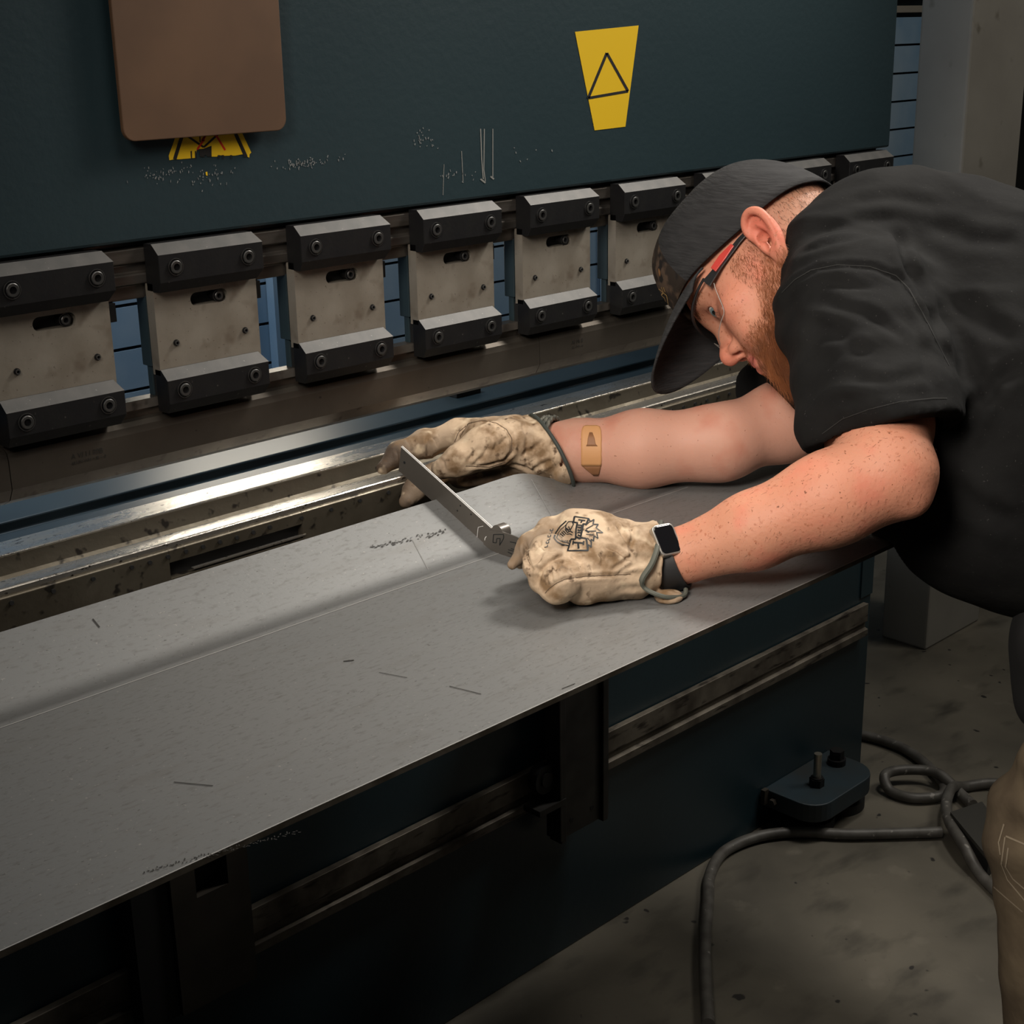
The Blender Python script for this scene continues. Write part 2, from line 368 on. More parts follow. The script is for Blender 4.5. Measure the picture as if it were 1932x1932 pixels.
stampm = mat('stamped_ink', (.02, .018, .015), .6)
textmesh('stamped_number', 'A V/ I I 80B', .0085, (-.122, .0216, 1.0225), (math.pi / 2, 0, 0), stampm, pb)
textmesh('stamped_number', '#LUN-WM = IR - -2', .0052, (-.122, .0216, 1.016), (math.pi / 2, 0, 0), stampm, pb)
textmesh('stamped_number', 'AI Mi 8', .0085, (.705, .0216, 1.0225), (math.pi / 2, 0, 0), stampm, pc)
textmesh('stamped_number', '-LL -MM --4', .0052, (.705, .0216, 1.016), (math.pi / 2, 0, 0), stampm, pc)

# ------------------------------------------------------------------ die
die = empty('die_rail', (.2, .05, .80), 'long scratched steel die rail running under the punches behind the sheet', 'die')
m = MB()
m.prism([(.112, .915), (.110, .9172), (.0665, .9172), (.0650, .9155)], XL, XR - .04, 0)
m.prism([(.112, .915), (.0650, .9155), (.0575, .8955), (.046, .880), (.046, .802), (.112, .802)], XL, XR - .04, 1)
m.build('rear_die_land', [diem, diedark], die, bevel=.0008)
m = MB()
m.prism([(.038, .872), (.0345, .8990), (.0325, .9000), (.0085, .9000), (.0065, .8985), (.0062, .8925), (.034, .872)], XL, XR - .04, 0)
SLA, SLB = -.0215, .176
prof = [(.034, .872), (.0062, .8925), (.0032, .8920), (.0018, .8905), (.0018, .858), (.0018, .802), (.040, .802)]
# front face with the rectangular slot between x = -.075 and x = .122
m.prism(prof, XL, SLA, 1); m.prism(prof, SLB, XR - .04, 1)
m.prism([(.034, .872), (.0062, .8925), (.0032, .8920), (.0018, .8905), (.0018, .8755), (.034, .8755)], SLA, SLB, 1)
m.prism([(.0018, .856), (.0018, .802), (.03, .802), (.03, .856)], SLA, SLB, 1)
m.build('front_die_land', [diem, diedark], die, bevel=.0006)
MB().box((SLA, .012, .84), (SLB, .03, .8755)).build('slot_recess', black, die)
sl = MB(); sl.prism([(.0022, .8615), (.0005, .8612), (.0005, .8595), (.0022, .8590)], .010, .180); sl.prism([(.006, .8610), (.0022, .8610), (.0022, .8600), (.006, .8600)], .010, .176)
sl.build('slot_slide', diem, die)
hx = []
for px_, py_ in [(21, 1137), (100, 1115), (175, 1092), (248, 1070), (282, 1061), (316, 1050), (350, 1040), (382, 1031), (414, 1022), (446, 1014), (477, 1004), (508, 994), (568, 977), (624, 961), (678, 944), (732, 929)]:
    q = hit(px_, py_, 1, .0018); hx.append(q)
for q in hx:
    hh = MB(); hh.cyl((q[0], .0019, q[2]), (q[0], -.0002, q[2]), .0026, 14); hh.build('screw_hole', black, die)
for k in range(26):
    x = .40 + .0305 * k; hh = MB(); hh.cyl((x, .0019, .8830), (x, -.0002, .8830), .0026, 14); hh.build('screw_hole', black, die)
bs = empty('gauge_block', (.76, .27, .905), 'small black block lying on the blue deck behind the punch tip', 'block')
BX = hit(862, 752, 2, .905); BY = hit(922, 744, 2, .905); MB().box((BX[0], BX[1], .905), (BY[0], BX[1] + .03, .920)).build('block', black, bs, bevel=.001)

# ------------------------------------------------------------------ steel sheet
def sheet_mesh():
    th = .0052; YB, ZB = -.276, .887
    xs = list(np.arange(-1.2, .30, .05)) + list(np.arange(.30, .75, .01)) + list(np.arange(.75, 1.16, .05))
    prof0 = [(-.610, 0), (-.6085, 0), (-.50, 0), (-.40, 0), (-.33, 0), (-.30, 0)]
    rows = []
    for x in xs:
        row = [(x, y, ZB) for y, _ in prof0]
        d = []
        n = 26
        for k in range(n + 1):
            s = -.018 + (.124 + .0) * k / n      # arc length past the bend start
            # crease leaves the bend diagonally from x=.41 to x=.52
            c = .335 + .04 * max(0, s) / .1
            t = min(1, max(0, (x - c) / .13)); t = t * t * (3 - 2 * t)
            A = math.radians(24 - 19 * t)
            R = .05
            if s < -.012: y, z = YB + s, 0
            elif s < .012:
                u = (s + .012) / .024; a = A * u; y = YB - .012 + .024 * u * math.cos(a * .5); z = .024 * u * math.sin(a * .5)
            else:
                y = YB - .012 + .024 * math.cos(A * .5) + (s - .012) * math.cos(A); z = .024 * math.sin(A * .5) + (s - .012) * math.sin(A)
            # a soft swell beside the crease
            bulge = .0015 * math.exp(-((x - .37) / .06) ** 2) * max(0, min(1, s / .05))
            row.append((x, y, ZB + z + bulge))
        rows.append(row)
    m = MB(); n = len(rows[0]); off = 0
    top = [p for r in rows for p in r]
    bot = []
    for r in rows:
        for k, p in enumerate(r):
            a = r[max(k - 1, 0)]; b = r[min(k + 1, n - 1)]
            ty, tz = b[1] - a[1], b[2] - a[2]; l = math.hypot(ty, tz); bot.append((p[0], p[1] + tz / l * th, p[2] - ty / l * th))
    N = len(top); X = len(rows); V = top + bot
    f0 = []; f1 = []
    for i in range(X - 1):
        for k in range(n - 1):
            a = i * n + k; f0.append((a, a + n, a + n + 1, a + 1)); f0.append((N + a, N + a + 1, N + a + n + 1, N + a + n))
        f1.append((i * n, N + i * n, N + (i + 1) * n, (i + 1) * n)); f1.append((i * n + n - 1, (i + 1) * n + n - 1, N + (i + 1) * n + n - 1, N + i * n + n - 1))
    for k in range(n - 1):
        f1.append((k, k + 1, N + k + 1, N + k)); a = (X - 1) * n + k; f1.append((a, N + a, N + a + 1, a + 1))
    m.v = V; m.f = f0 + f1; m.m = [0] * len(f0) + [1] * len(f1)
    return m
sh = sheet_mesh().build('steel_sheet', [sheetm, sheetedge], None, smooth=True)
tag(sh, 'wide grey steel sheet with one bent-up flange lying across the press brake bed', 'steel sheet')
def slope_z(y): return .887 if y < -.276 else .887 + (y + .276) * math.tan(math.radians(24))
scr = MB()
inkm = mat('dark_scratch', (.035, .033, .03), .5, .3)
def sheet_pt(px, py):
    v = dirpx(px, py); q = CAM + v * ((.8873 - CAM[2]) / v[2])
    if q[1] > -.276:
        t = math.tan(math.radians(24)); s = (.8873 - CAM[2] + t * (CAM[1] + .276)) / (v[2] - t * v[1]); q = CAM + v * s
    return q
def strip(mb, pts, w, nrm, mi=0, lift=.0003):
    P = [Vector(p) + Vector(nrm) * lift for p in pts]
    for a, b in zip(P[:-1], P[1:]):
        d = (b - a)
        if d.length < 1e-7: continue
        s = d.cross(Vector(nrm)).normalized() * w / 2
        mb.add([a - s, b - s, b + s, a + s], [(0, 1, 2, 3)], mi)
for a, b, w_, k in [((715, 1269), (768, 1279), .0009, 0), ((848, 1295), (908, 1310), .0011, 0), ((328, 1476), (402, 1483), .0011, 0), ((175, 1168), (188, 1184), .0015, 0),
                 ((1003, 905), (1050, 990), .0006, 1), ((778, 1018), (808, 1075), .0007, 1), ((648, 1248), (668, 1246), .002, 0), ((1060, 1300), (1085, 1290), .001, 0)]:
    scr = MB(); strip(scr, [sheet_pt(*a), sheet_pt(*b)], w_, (0, 0, 1), 0, .0004); scr.build('scratch', [inkm, scuffw][k], sh)
sm = MB()
for i in range(46):
    t = i / 45; p = sheet_pt(700 + 140 * t + random.uniform(-5, 5), 1035 - 32 * t + random.uniform(-4, 4)); q = p + np.array([random.uniform(.001, .005), random.uniform(-.002, .002), 0]); q[2] = slope_z(q[1]) + .0002
    strip(sm, [p, q], random.uniform(.0006, .0022), (0, -.4, .9), 0, .0005)
for i in range(70):
    t = i / 69; p = sheet_pt(272 + 290 * t + random.uniform(-2, 2), 1646 - 76 * t - 55 * t * t * 0 + random.uniform(-3, 3)); q = p + np.array([random.uniform(.0008, .0022), random.uniform(-.003, .003), 0])
    strip(sm, [p, q], .0008, (0, 0, 1), 0, .0004)
tag(sm.build('ink_marks', [inkm], sh), kind='stuff')
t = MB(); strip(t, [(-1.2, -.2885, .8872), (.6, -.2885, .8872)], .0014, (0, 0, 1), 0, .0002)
strip(t, [(-1.0, -.6095, .8873), (.55, -.6095, .8873)], .0012, (0, 0, 1), 0, .0002)  # pale strip paints the highlight along the front edge
t.build('bend_line_and_edge_highlight', mat('bright_bend_line_and_highlight', (.40, .395, .38), .4, .3), sh)

# ------------------------------------------------------------------ sheet support arms
def support(x0, x1, zb, lab, hole):
    root = empty('support_arm', ((x0 + x1) / 2, -.05, zb), lab, 'support arm', 'arms that hold the sheet at the front of the bed')
    m = MB(); W = x1 - x0
    if not hole:
        m.box((x0, -.050, zb), (x0 + .012, -.024, .80)); m.box((x1 - .012, -.050, zb), (x1, -.024, .80)); m.box((x0 + .006, -.044, zb + .004), (x1 - .006, -.034, .80))
        m.box((x0 - .003, -.051, zb + .006), (x0 + .003, -.020, .80)); m.box((x1 + .001, -.046, zb + .004), (x1 + .006, -.03, .80))
        o = m.build('upright_channel', armblk, root, bevel=.0012)
        for q in ((x0 + .030, zb + .03), (x0 + .078, zb + .032)):
            b = MB(); b.cyl((q[0], -.0436, q[1]), (q[0], -.0446, q[1]), .0042, 16); b.build('screw_hole', black, o)
        b = MB(); b.cyl((x0 - .022, -.040, .366), (x0 - .022, -.022, .366), .024, 32); b.cyl((x0 - .022, -.043, .366), (x0 - .022, -.04, .366), .012, 24); b.build('guide_roller', blackox, root, smooth=True)
        MB().box((x0 - .05, -.052, .315), (x0 + .01, -.017, .325)).build('roller_bracket', armblk, root)
    else:
        hz0, hz1 = .455, .497; hx0, hx1 = x0 + .035, x0 + .082
        yf = -.05
        m.box((x0, yf, zb), (hx0, -.020, .80)); m.box((hx1, yf, zb), (x1, -.020, .80)); m.box((hx0, yf, zb), (hx1, -.020, hz0)); m.box((hx0, yf, hz1), (hx1, -.020, .80))
        m.build('upright_block', armbrown, root)
        MB().box((x0 - .052, -.045, zb), (x0 - .002, -.018, .80)).build('clamp_body', black, root)
        MB().box((hx0, -.03, hz0), (hx1, -.025, hz1)).build('slot_recess', black, root)
    MB().prism([(-.05, .79), (-.05, .76), (-.12, .76), (-.56, .86), (-.56, .8835), (-.30, .8835)], x0 + .01, x1 - .01).build('top_beam', armblk, root, bevel=.001)
    return root
support(.5985, .709, .2455, 'black upright sheet support arm hanging below the sheet edge near the middle', False)
support(-.094, .019, .30, 'brown sheet support arm with a rectangular slot under the sheet at lower left', True)

# ------------------------------------------------------------------ board and warning stickers on the ram
bd = MB(); x0, x1, z0, z1, rr = -.026, .193, 1.3655, 1.74, .014
loop = [(x0 + rr + rr * math.cos(math.radians(a)), z0 + rr + rr * math.sin(math.radians(a))) for a in range(180, 271, 15)] + [(x1 - rr + rr * math.cos(math.radians(a)), z0 + rr + rr * math.sin(math.radians(a))) for a in range(270, 361, 15)] + \
       [(x1 - rr + rr * math.cos(math.radians(a)), z1 - rr + rr * math.sin(math.radians(a))) for a in range(0, 91, 15)] + [(x0 + rr + rr * math.cos(math.radians(a)), z1 - rr + rr * math.sin(math.radians(a))) for a in range(90, 181, 15)]
n = len(loop)
bd.add([(x, .004, z) for x, z in loop] + [(x, .010, z) for x, z in loop], [tuple(range(n)), tuple(range(n, 2 * n))[::-1]] + [(i, (i + 1) % n, n + (i + 1) % n, n + i) for i in range(n)])
b_ = bd.build('clipboard', brownboard, None, bevel=.001); tag(b_, 'brown hardboard with rounded corners hanging on the ram over the left sticker', 'board')
MB().box((.06, .010, 1.70), (.10, .022, 1.72)).build('hanging_hook', blackox, b_)

def poly_plane(mb, pxs, y, mi=0, th=.0004):
    P = [hit(a, b, 1, y) for a, b in pxs]; n = len(P)
    mb.add([(p[0], y, p[2]) for p in P] + [(p[0], y + th, p[2]) for p in P], [tuple(range(n))] + [(i, (i + 1) % n, n + (i + 1) % n, n + i) for i in range(n)], mi)
def line_plane(mb, pxs, wpx, y, mi=0):
    for (a, b), (c, d) in zip(pxs[:-1], pxs[1:]):
        l = math.hypot(c - a, d - b) or 1; nx, ny = -(d - b) / l * wpx / 2, (c - a) / l * wpx / 2
        poly_plane(mb, [(a + nx, b + ny), (c + nx, d + ny), (c - nx, d - ny), (a - nx, b - ny)], y, mi)
st = MB(); Y0 = .0214
def c4(x, y): return (230 + x / 4.954, 235 + y / 4.954)
poly_plane(st, [c4(*p) for p in [(330, -330), (1010, -330), (1090, 60), (1120, 70), (1210, 262), (1195, 275), (1190, 310), (1140, 275), (1060, 290), (1020, 290), (960, 292), (900, 285), (890, 300), (840, 300), (838, 230), (765, 225), (700, 230), (690, 310), (640, 316), (535, 325), (490, 325), (445, 333), (440, 290), (500, 120)]], Y0, 0)
line_plane(st, [c4(*p) for p in [(600, -100), (562, 110), (520, 240), (494, 325)]], 6.5, Y0 - .0003, 1)
line_plane(st, [c4(*p) for p in [(1010, -100), (1065, 90), (1160, 300)]], 6.5, Y0 - .0003, 1)
line_plane(st, [c4(*p) for p in [(500, 0), (610, 105), (765, 212), (900, 90), (960, 0)]], 3.8, Y0 - .0003, 1)
line_plane(st, [c4(*p) for p in [(728, 60), (732, 165)]], 2, Y0 - .0003, 1)
poly_plane(st, [c4(*p) for p in [(725, 235), (765, 225), (838, 198), (836, 300), (800, 300), (775, 280), (770, 305), (730, 300)]], Y0 - .0003, 1)
for x in (650, 690, 1022, 945, 905): poly_plane(st, [c4(x - 8, 250), c4(x + 4, 245), c4(x + 6, 318), c4(x - 5, 312)] if x < 1000 and x < 700 else [c4(x - 10, 285), c4(x + 8, 285), c4(x + 4, 322), c4(x - 4, 318)], Y0 - .0003, 1)
line_plane(st, [c4(*p) for p in [(800, 60), (755, 160), (705, 232)]], 3.4, Y0 - .0005, 2)
line_plane(st, [c4(*p) for p in [(770, 70), (785, 100), (745, 150), (775, 150)]], 2.5, Y0 - .0005, 2)
line_plane(st, [c4(*p) for p in [(850, 60), (900, 130), (965, 238)]], 3.4, Y0 - .0005, 2)
s_ = st.build('warning_sticker', [yellow, stkblack, stkred]); tag(s_, 'torn yellow warning sticker with black and red marks below the brown board', 'sticker')
st = MB()
poly_plane(st, [(1085, 60), (1205, 48), (1180, 239), (1122, 246)], Y0, 0)
line_plane(st, [(1110, 185), (1145, 100), (1185, 172), (1110, 185)], 5, Y0 - .0003, 1)
s_ = st.build('warning_sticker', [yellow, stkblack]); tag(s_, 'yellow warning sticker at the top of the ram, right of the scratches', 'sticker')
# paint scuffs on the ram
sc = MB()
for cx, cy, sx, sy, n_ in [(310, 326, 60, 14, 46), (390, 330, 45, 22, 40), (560, 308, 45, 10, 50), (600, 302, 50, 8, 26), (800, 262, 26, 20, 26), (870, 330, 40, 14, 16), (1005, 300, 60, 40, 6)]:
    for i in range(n_):
        a = cx + random.gauss(0, sx * .5); b = cy + random.gauss(0, sy * .5) - (a - cx) * .13; l = random.uniform(1.2, 5)
        line_plane(sc, [(a, b), (a + random.uniform(-1.5, 1.5), b + l)], random.uniform(.7, 1.7), Y0, 0)
for pts, w_ in [([(907, 243), (909, 300), (912, 338)], 1.6), ([(914, 243), (913, 320), (916, 342)], 1.4), ([(930, 243), (930, 335)], 1.2), ([(871, 285), (874, 345)], .9), ([(838, 310), (836, 368)], .7), ([(907, 338), (916, 345)], 3), ([(926, 333), (932, 338)], 3)]:
    line_plane(sc, pts, w_, Y0, 1)
tag(sc.build('paint_scuffs', [scuffm, scuffw], brake), kind='stuff')
poly_plane(st2 := MB(), [c4(783, 445), c4(798, 440), c4(802, 478), c4(788, 476)], Y0, 0); st2.build('sticker_scrap', yellow, brake)
for k, (a, b) in enumerate([((960, 570), (962, 575))]): pass

# ------------------------------------------------------------------ column, rack, cables, pedal
co = MB().box((2.172, .209, 0), (2.435, .335, 3.5), bev=.006).build('steel_column', colm); tag(co, 'square grey painted steel column standing behind the press brake at right', 'column')
rack = empty('storage_rack', (1.6, .9, 0), 'blue slatted rack standing behind the press brake, glimpsed between the holders', 'rack')
rb = MB(); zz = .10
while zz < 1.42:
    rb.box((-.5, .86, zz), (3.2, .88, zz + .071)); zz += .077
rb.build('slat_panel', blue, rack); MB().box((-.5, .885, 0), (3.2, .90, 1.42)).build('back_panel', black, rack)
for x in (-.2, .75, 1.7, 2.75): MB().box((x, .835, 0), (x + .04, .858, 1.42)).build('post', blue, rack)
wr = empty('wall_shelf', (4.0, 1.45, 0), 'pale slatted shelving on blue uprights beyond the end of the ram', 'shelf')
for k in range(16):
    z = .50 + .083 * k; MB().box((3.72, 1.38, z), (4.33, 1.50, z + .022)).build('shelf_board', shelfm, wr)
MB().box((3.6, 1.5, 0), (4.42, 1.52, 2.0)).build('back_panel', blueteal, wr); MB().box((4.33, 1.36, 0), (4.40, 1.5, 2.0)).build('post', blue, wr); MB().box((3.60, 1.38, 0), (3.66, 1.5, 2.0)).build('post', blue, wr)
cb = MB()
def fl(pts, z=.012): return [(*(hit(a, b, 2, z)[:2]), z + (zz if False else 0)) for a, b in pts]
path = fl([(1336, 1932), (1330, 1800), (1336, 1700), (1340, 1650), (1365, 1608), (1425, 1580), (1500, 1570), (1600, 1574), (1700, 1572), (1776, 1570)])
cb.tube(smooth_path(path), .0105, 18)
c1 = cb.build('power_cable', cablem, None, smooth=True); tag(c1, 'grey rubber cable curving along the floor in front of the levelling foot', 'cable')
cb = MB()
P = fl([(1560, 1378), (1632, 1388), (1700, 1410), (1745, 1440), (1775, 1472), (1782, 1492), (1768, 1503), (1720, 1505), (1680, 1492), (1668, 1480), (1690, 1469), (1740, 1468), (1775, 1478), (1815, 1502), (1835, 1520)])
for i in range(9, 15): P[i] = (P[i][0], P[i][1], .03 if i < 13 else .014)
cb.tube(smooth_path(P), .0105, 18)
c2 = cb.build('power_cable', cablem, None, smooth=True); tag(c2, 'grey rubber cable with one coiled loop on the floor behind the foot', 'cable')
cb = MB()
P = fl([(1990, 1470), (1900, 1478), (1862, 1478), (1820, 1484), (1795, 1505), (1784, 1535), (1790, 1570), (1815, 1612), (1850, 1650), (1900, 1700), (1960, 1760)])
P = [(p[0], p[1], .034 if 3 < i < 8 else .012) for i, p in enumerate(P)]
cb.tube(smooth_path(P), .0105, 18)
c3 = cb.build('power_cable', cablem, None, smooth=True); tag(c3, 'grey rubber cable looping out from beside the khaki trouser leg', 'cable')
pd = empty('foot_pedal', (1.42, -.33, 0), 'low dark metal foot pedal on the floor beside the khaki trouser leg', 'foot pedal')
q = [hit(*p, 2, .05) for p in ((1793, 1532), (1853, 1512), (1900, 1580), (1868, 1622))]
m = MB(); m.add([(p[0], p[1], .05) for p in q] + [(p[0], p[1], .042) for p in q], [(0, 1, 2, 3), (4, 5, 6, 7), (0, 1, 5, 4), (1, 2, 6, 5), (2, 3, 7, 6), (3, 0, 4, 7)])
m.build('pedal_plate', mat('dark_grey_pedal', (.05, .048, .042), .5, .3), pd)
c = [sum(p[i] for p in q) / 4 for i in range(2)]
m = MB(); Q = [(c[0] + (p[0] - c[0]) * .86, c[1] + (p[1] - c[1]) * .86) for p in q]
m.add([(*p, 0) for p in Q] + [(*p, .041) for p in Q], [(0, 1, 2, 3), (4, 5, 6, 7), (0, 1, 5, 4), (1, 2, 6, 5), (2, 3, 7, 6), (3, 0, 4, 7)]); m.build('pedal_base', black, pd)
# ------------------------------------------------------------------ distance-field modelling of soft shapes
def smin(a, b, k):
    h = np.clip(.5 + .5 * (b - a) / k, 0, 1); return b * (1 - h) + a * h - k * h * (1 - h)
def smax(a, b, k): return -smin(-a, -b, k)
def sph(P, c, r): return np.linalg.norm(P - np.asarray(c, float), axis=1) - r
def ell(P, c, r, M=None):
    q = P - np.asarray(c, float)
    if M is not None: q = q @ M
    r = np.asarray(r, float); k0 = np.linalg.norm(q / r, axis=1); k1 = np.linalg.norm(q / (r * r), axis=1) + 1e-9
    return k0 * (k0 - 1) / k1
def cone(P, a, b, ra, rb):
    a = np.asarray(a, float); b = np.asarray(b, float); d = b - a
    t = np.clip(((P - a) @ d) / (d @ d), 0, 1)
    return np.linalg.norm(P - a - t[:, None] * d, axis=1) - (ra + (rb - ra) * t)
def chain(P, pts, rs, k=.006):
    o = None
    for i in range(len(pts) - 1):
        c = cone(P, pts[i], pts[i + 1], rs[i], rs[i + 1]); o = c if o is None else smin(o, c, k)
    return o
def noise3(P, s, seed=0, oct=3):
    """cheap smooth pseudo-noise made of rotated sine products"""
    rg = np.random.default_rng(seed); o = 0; amp = 1
    for i in range(oct):
        A = rg.normal(size=(3, 3)); A /= np.linalg.norm(A, axis=1)[:, None]; ph = rg.uniform(0, 6.28, 3)
        q = P @ A.T * s + ph; o = o + amp * np.sin(q[:, 0] + 1.3 * np.sin(q[:, 1])) * np.cos(q[:, 2] + .7 * np.sin(q[:, 0] * .7)); amp *= .5; s *= 2.03
    return o
def nets(fn, lo, hi, h, lip=1.6):
    """surface nets, evaluated only near the surface"""
    lo = np.array(lo, float); hi = np.array(hi, float); c = 4
    n = (np.ceil((hi - lo) / (h * c)).astype(int)) * c
    gc = [lo[i] + h * c * (np.arange(n[i] // c) + .5) for i in range(3)]
    G = np.stack(np.meshgrid(*gc, indexing='ij'), -1).reshape(-1, 3); D = fn(G)
    near = (np.abs(D) < h * c * lip).reshape([x // c for x in n])
    big = np.repeat(np.repeat(np.repeat(D.reshape(near.shape), c, 0), c, 1), c, 2).astype(np.float32)
    F = np.full(n + 1, 1.0, np.float32); F[:-1, :-1, :-1] = big
    F[-1] = 1; F[:, -1] = 1; F[:, :, -1] = 1
    nd = near.copy()
    mask = np.zeros(n + 1, bool); mk = np.repeat(np.repeat(np.repeat(nd, c, 0), c, 1), c, 2)
    for dx in (0, 1):
        for dy in (0, 1):
            for dz in (0, 1): mask[dx:dx + n[0], dy:dy + n[1], dz:dz + n[2]] |= mk
    idx = np.argwhere(mask); P = lo + idx * h
    val = np.concatenate([fn(P[i:i + 400000]) for i in range(0, len(P), 400000)])
    F[mask] = val
    # close at the borders
    F[0] = np.maximum(F[0], h * .5); F[-1] = np.maximum(F[-1], h * .5); F[:, 0] = np.maximum(F[:, 0], h * .5); F[:, -1] = np.maximum(F[:, -1], h * .5); F[:, :, 0] = np.maximum(F[:, :, 0], h * .5); F[:, :, -1] = np.maximum(F[:, :, -1], h * .5)
    Sg = F < 0
    cs = np.zeros(n, np.int8)
    for dx in (0, 1):
        for dy in (0, 1):
            for dz in (0, 1): cs += Sg[dx:dx + n[0], dy:dy + n[1], dz:dz + n[2]]
    act = np.argwhere((cs > 0) & (cs < 8)); vid = np.full(n, -1, np.int64); vid[tuple(act.T)] = np.arange(len(act))
    acc = np.zeros((len(act), 3)); cnt = np.zeros(len(act))
    corners = [(dx, dy, dz) for dx in (0, 1) for dy in (0, 1) for dz in (0, 1)]
    for a in corners:
        for ax in range(3):
            if a[ax]: continue
            b = list(a); b[ax] = 1
            fa = F[tuple((act + a).T)]; fb = F[tuple((act + b).T)]; m = (fa < 0) != (fb < 0)
            t = np.where(m, fa / np.where(fa == fb, 1, fa - fb), 0)
            p = np.tile(np.array(a, float), (len(act), 1)); p[:, ax] = t
            acc[m] += p[m]; cnt[m] += 1
    V = lo + (act + acc / cnt[:, None]) * h
    faces = []
    for ax in range(3):
        u, v = (ax + 1) % 3, (ax + 2) % 3
        sl0 = [slice(None)] * 3; sl1 = [slice(None)] * 3; sl0[ax] = slice(0, n[ax]); sl1[ax] = slice(1, n[ax] + 1)
        a = Sg[tuple(sl0)]; b = Sg[tuple(sl1)]; e = np.argwhere(a != b)
        e = e[(e[:, u] > 0) & (e[:, v] > 0) & (e[:, u] < n[u]) & (e[:, v] < n[v])]
        s = a[tuple(e.T)]; q = []
        for du, dv in ((-1, -1), (0, -1), (0, 0), (-1, 0)):
            c_ = e.copy(); c_[:, u] += du; c_[:, v] += dv; q.append(vid[tuple(c_.T)])
        q = np.stack(q, 1); q[~s] = q[~s][:, ::-1]; faces.append(q)
    Fc = np.concatenate(faces); Fc = Fc[(Fc >= 0).all(1)]
    return V, Fc
def relax(V, Fc, it=1, lam=.5):
    n = len(V); E = np.concatenate([Fc[:, [0, 1]], Fc[:, [1, 2]], Fc[:, [2, 3]], Fc[:, [3, 0]]])
    for _ in range(it):
        A = np.zeros_like(V); c = np.zeros(n)
        np.add.at(A, E[:, 0], V[E[:, 1]]); np.add.at(c, E[:, 0], 1); np.add.at(A, E[:, 1], V[E[:, 0]]); np.add.at(c, E[:, 1], 1)
        V = V + lam * (A / c[:, None] - V)
    return V
def soft(name, parts, mats, parent, colfn=None):
    """parts: list of (V, F[, matindex]); one mesh object"""
    off = np.array(parent_loc(parent)); vs = []; fs = []; mi = []; o = 0; cl = []
    for p in parts:
        vs.append(p[0] - off); fs.append(p[1] + o); o += len(p[0]); mi.append(np.full(len(p[1]), p[2] if len(p) > 2 and np.isscalar(p[2]) else 0, np.int32))
        if len(p) > 3: cl.append(p[3])
    V = np.concatenate(vs); Fc = np.concatenate(fs)
    me = bpy.data.meshes.new(name); me.from_pydata(V.tolist(), [], Fc.tolist())
    for m in (mats if isinstance(mats, (list, tuple)) else [mats]): me.materials.append(m)
    me.polygons.foreach_set('material_index', np.concatenate(mi)); me.polygons.foreach_set('use_smooth', np.ones(len(me.polygons), bool))
    if cl:
        a = me.color_attributes.new('tint', 'FLOAT_COLOR', 'POINT'); c = np.concatenate(cl); c = np.concatenate([c, np.ones((len(c), 1))], 1)
        a.data.foreach_set('color', c.astype(np.float32).ravel())
    o_ = bpy.data.objects.new(name, me); COL.objects.link(o_)
    if parent: o_.parent = parent
    return o_
def bvh(V, Fc): return BVHTree.FromPolygons(V.tolist(), Fc.tolist())
def onto(tree, pxs, lift=.0006, seg=7):
    """drop a pixel polyline on a surface: returns points and normals"""
    out = []
    for (a, b), (c, d) in zip(pxs[:-1], pxs[1:]):
        n = max(1, int(math.hypot(c - a, d - b) / seg))
        for i in range(n + (1 if (c, d) == pxs[-1] else 0)):
            t = i / n; v = Vector(dirpx(a + (c - a) * t, b + (d - b) * t)).normalized()
            q = tree.ray_cast(Vector(CAM), v)
            if q[0] is not None: out.append((q[0] + q[1] * lift, q[1]))
    return out
def carve(V, Fc, tree, lines, c=lambda *p: p):
    '''press creases (pixel polylines, width m, depth m) into a mesh along its surface'''
    N = np.zeros_like(V); n_ = np.cross(V[Fc[:, 2]] - V[Fc[:, 0]], V[Fc[:, 3]] - V[Fc[:, 1]])
    for k in range(4): np.add.at(N, Fc[:, k], n_)
    N /= np.linalg.norm(N, axis=1)[:, None] + 1e-12
    if (N * (V - V.mean(0))).sum() < 0: N = -N
    V = V.copy(); base = V.copy()
    for pl, w, dep in lines:
        pts = [p for p, n in onto(tree, [c(*p) for p in pl], 0, 3)]
        if len(pts) < 2: continue
        A = np.array([tuple(p) for p in pts]); lo = A.min(0) - 3 * w; hi = A.max(0) + 3 * w
        m = np.where(((base > lo) & (base < hi)).all(1))[0]
        if not len(m): continue
        D_ = np.linalg.norm(base[m][:, None] - A[None], axis=2); j = D_.argmin(1); D_ = D_.min(1)
        t = j / max(1, len(A) - 1); fade = np.clip(np.minimum(t, 1 - t) * 5 + .25, 0, 1)
        V[m] -= N[m] * (dep * fade * (np.exp(-(D_ / w) ** 2) - .55 * np.exp(-((D_ - 2.1 * w) / w) ** 2)))[:, None]
    return V
def decal_line(mb, tree, pxs, wpx, mi=0, lift=.0005, seg=7):
    pts = onto(tree, pxs, lift, seg)
    for (p, n), (q, m) in zip(pts[:-1], pts[1:]):
        d = q - p
        if d.length < 1e-6 or d.length > .02: continue
        w = wpx * (p - Vector(CAM)).length / FPX / 2; s = d.cross((n + m).normalized()).normalized() * w
        e = d.normalized() * w * .3
        mb.add([p - s - e, q - s + e, q + s + e, p + s - e], [(0, 1, 2, 3)], mi)

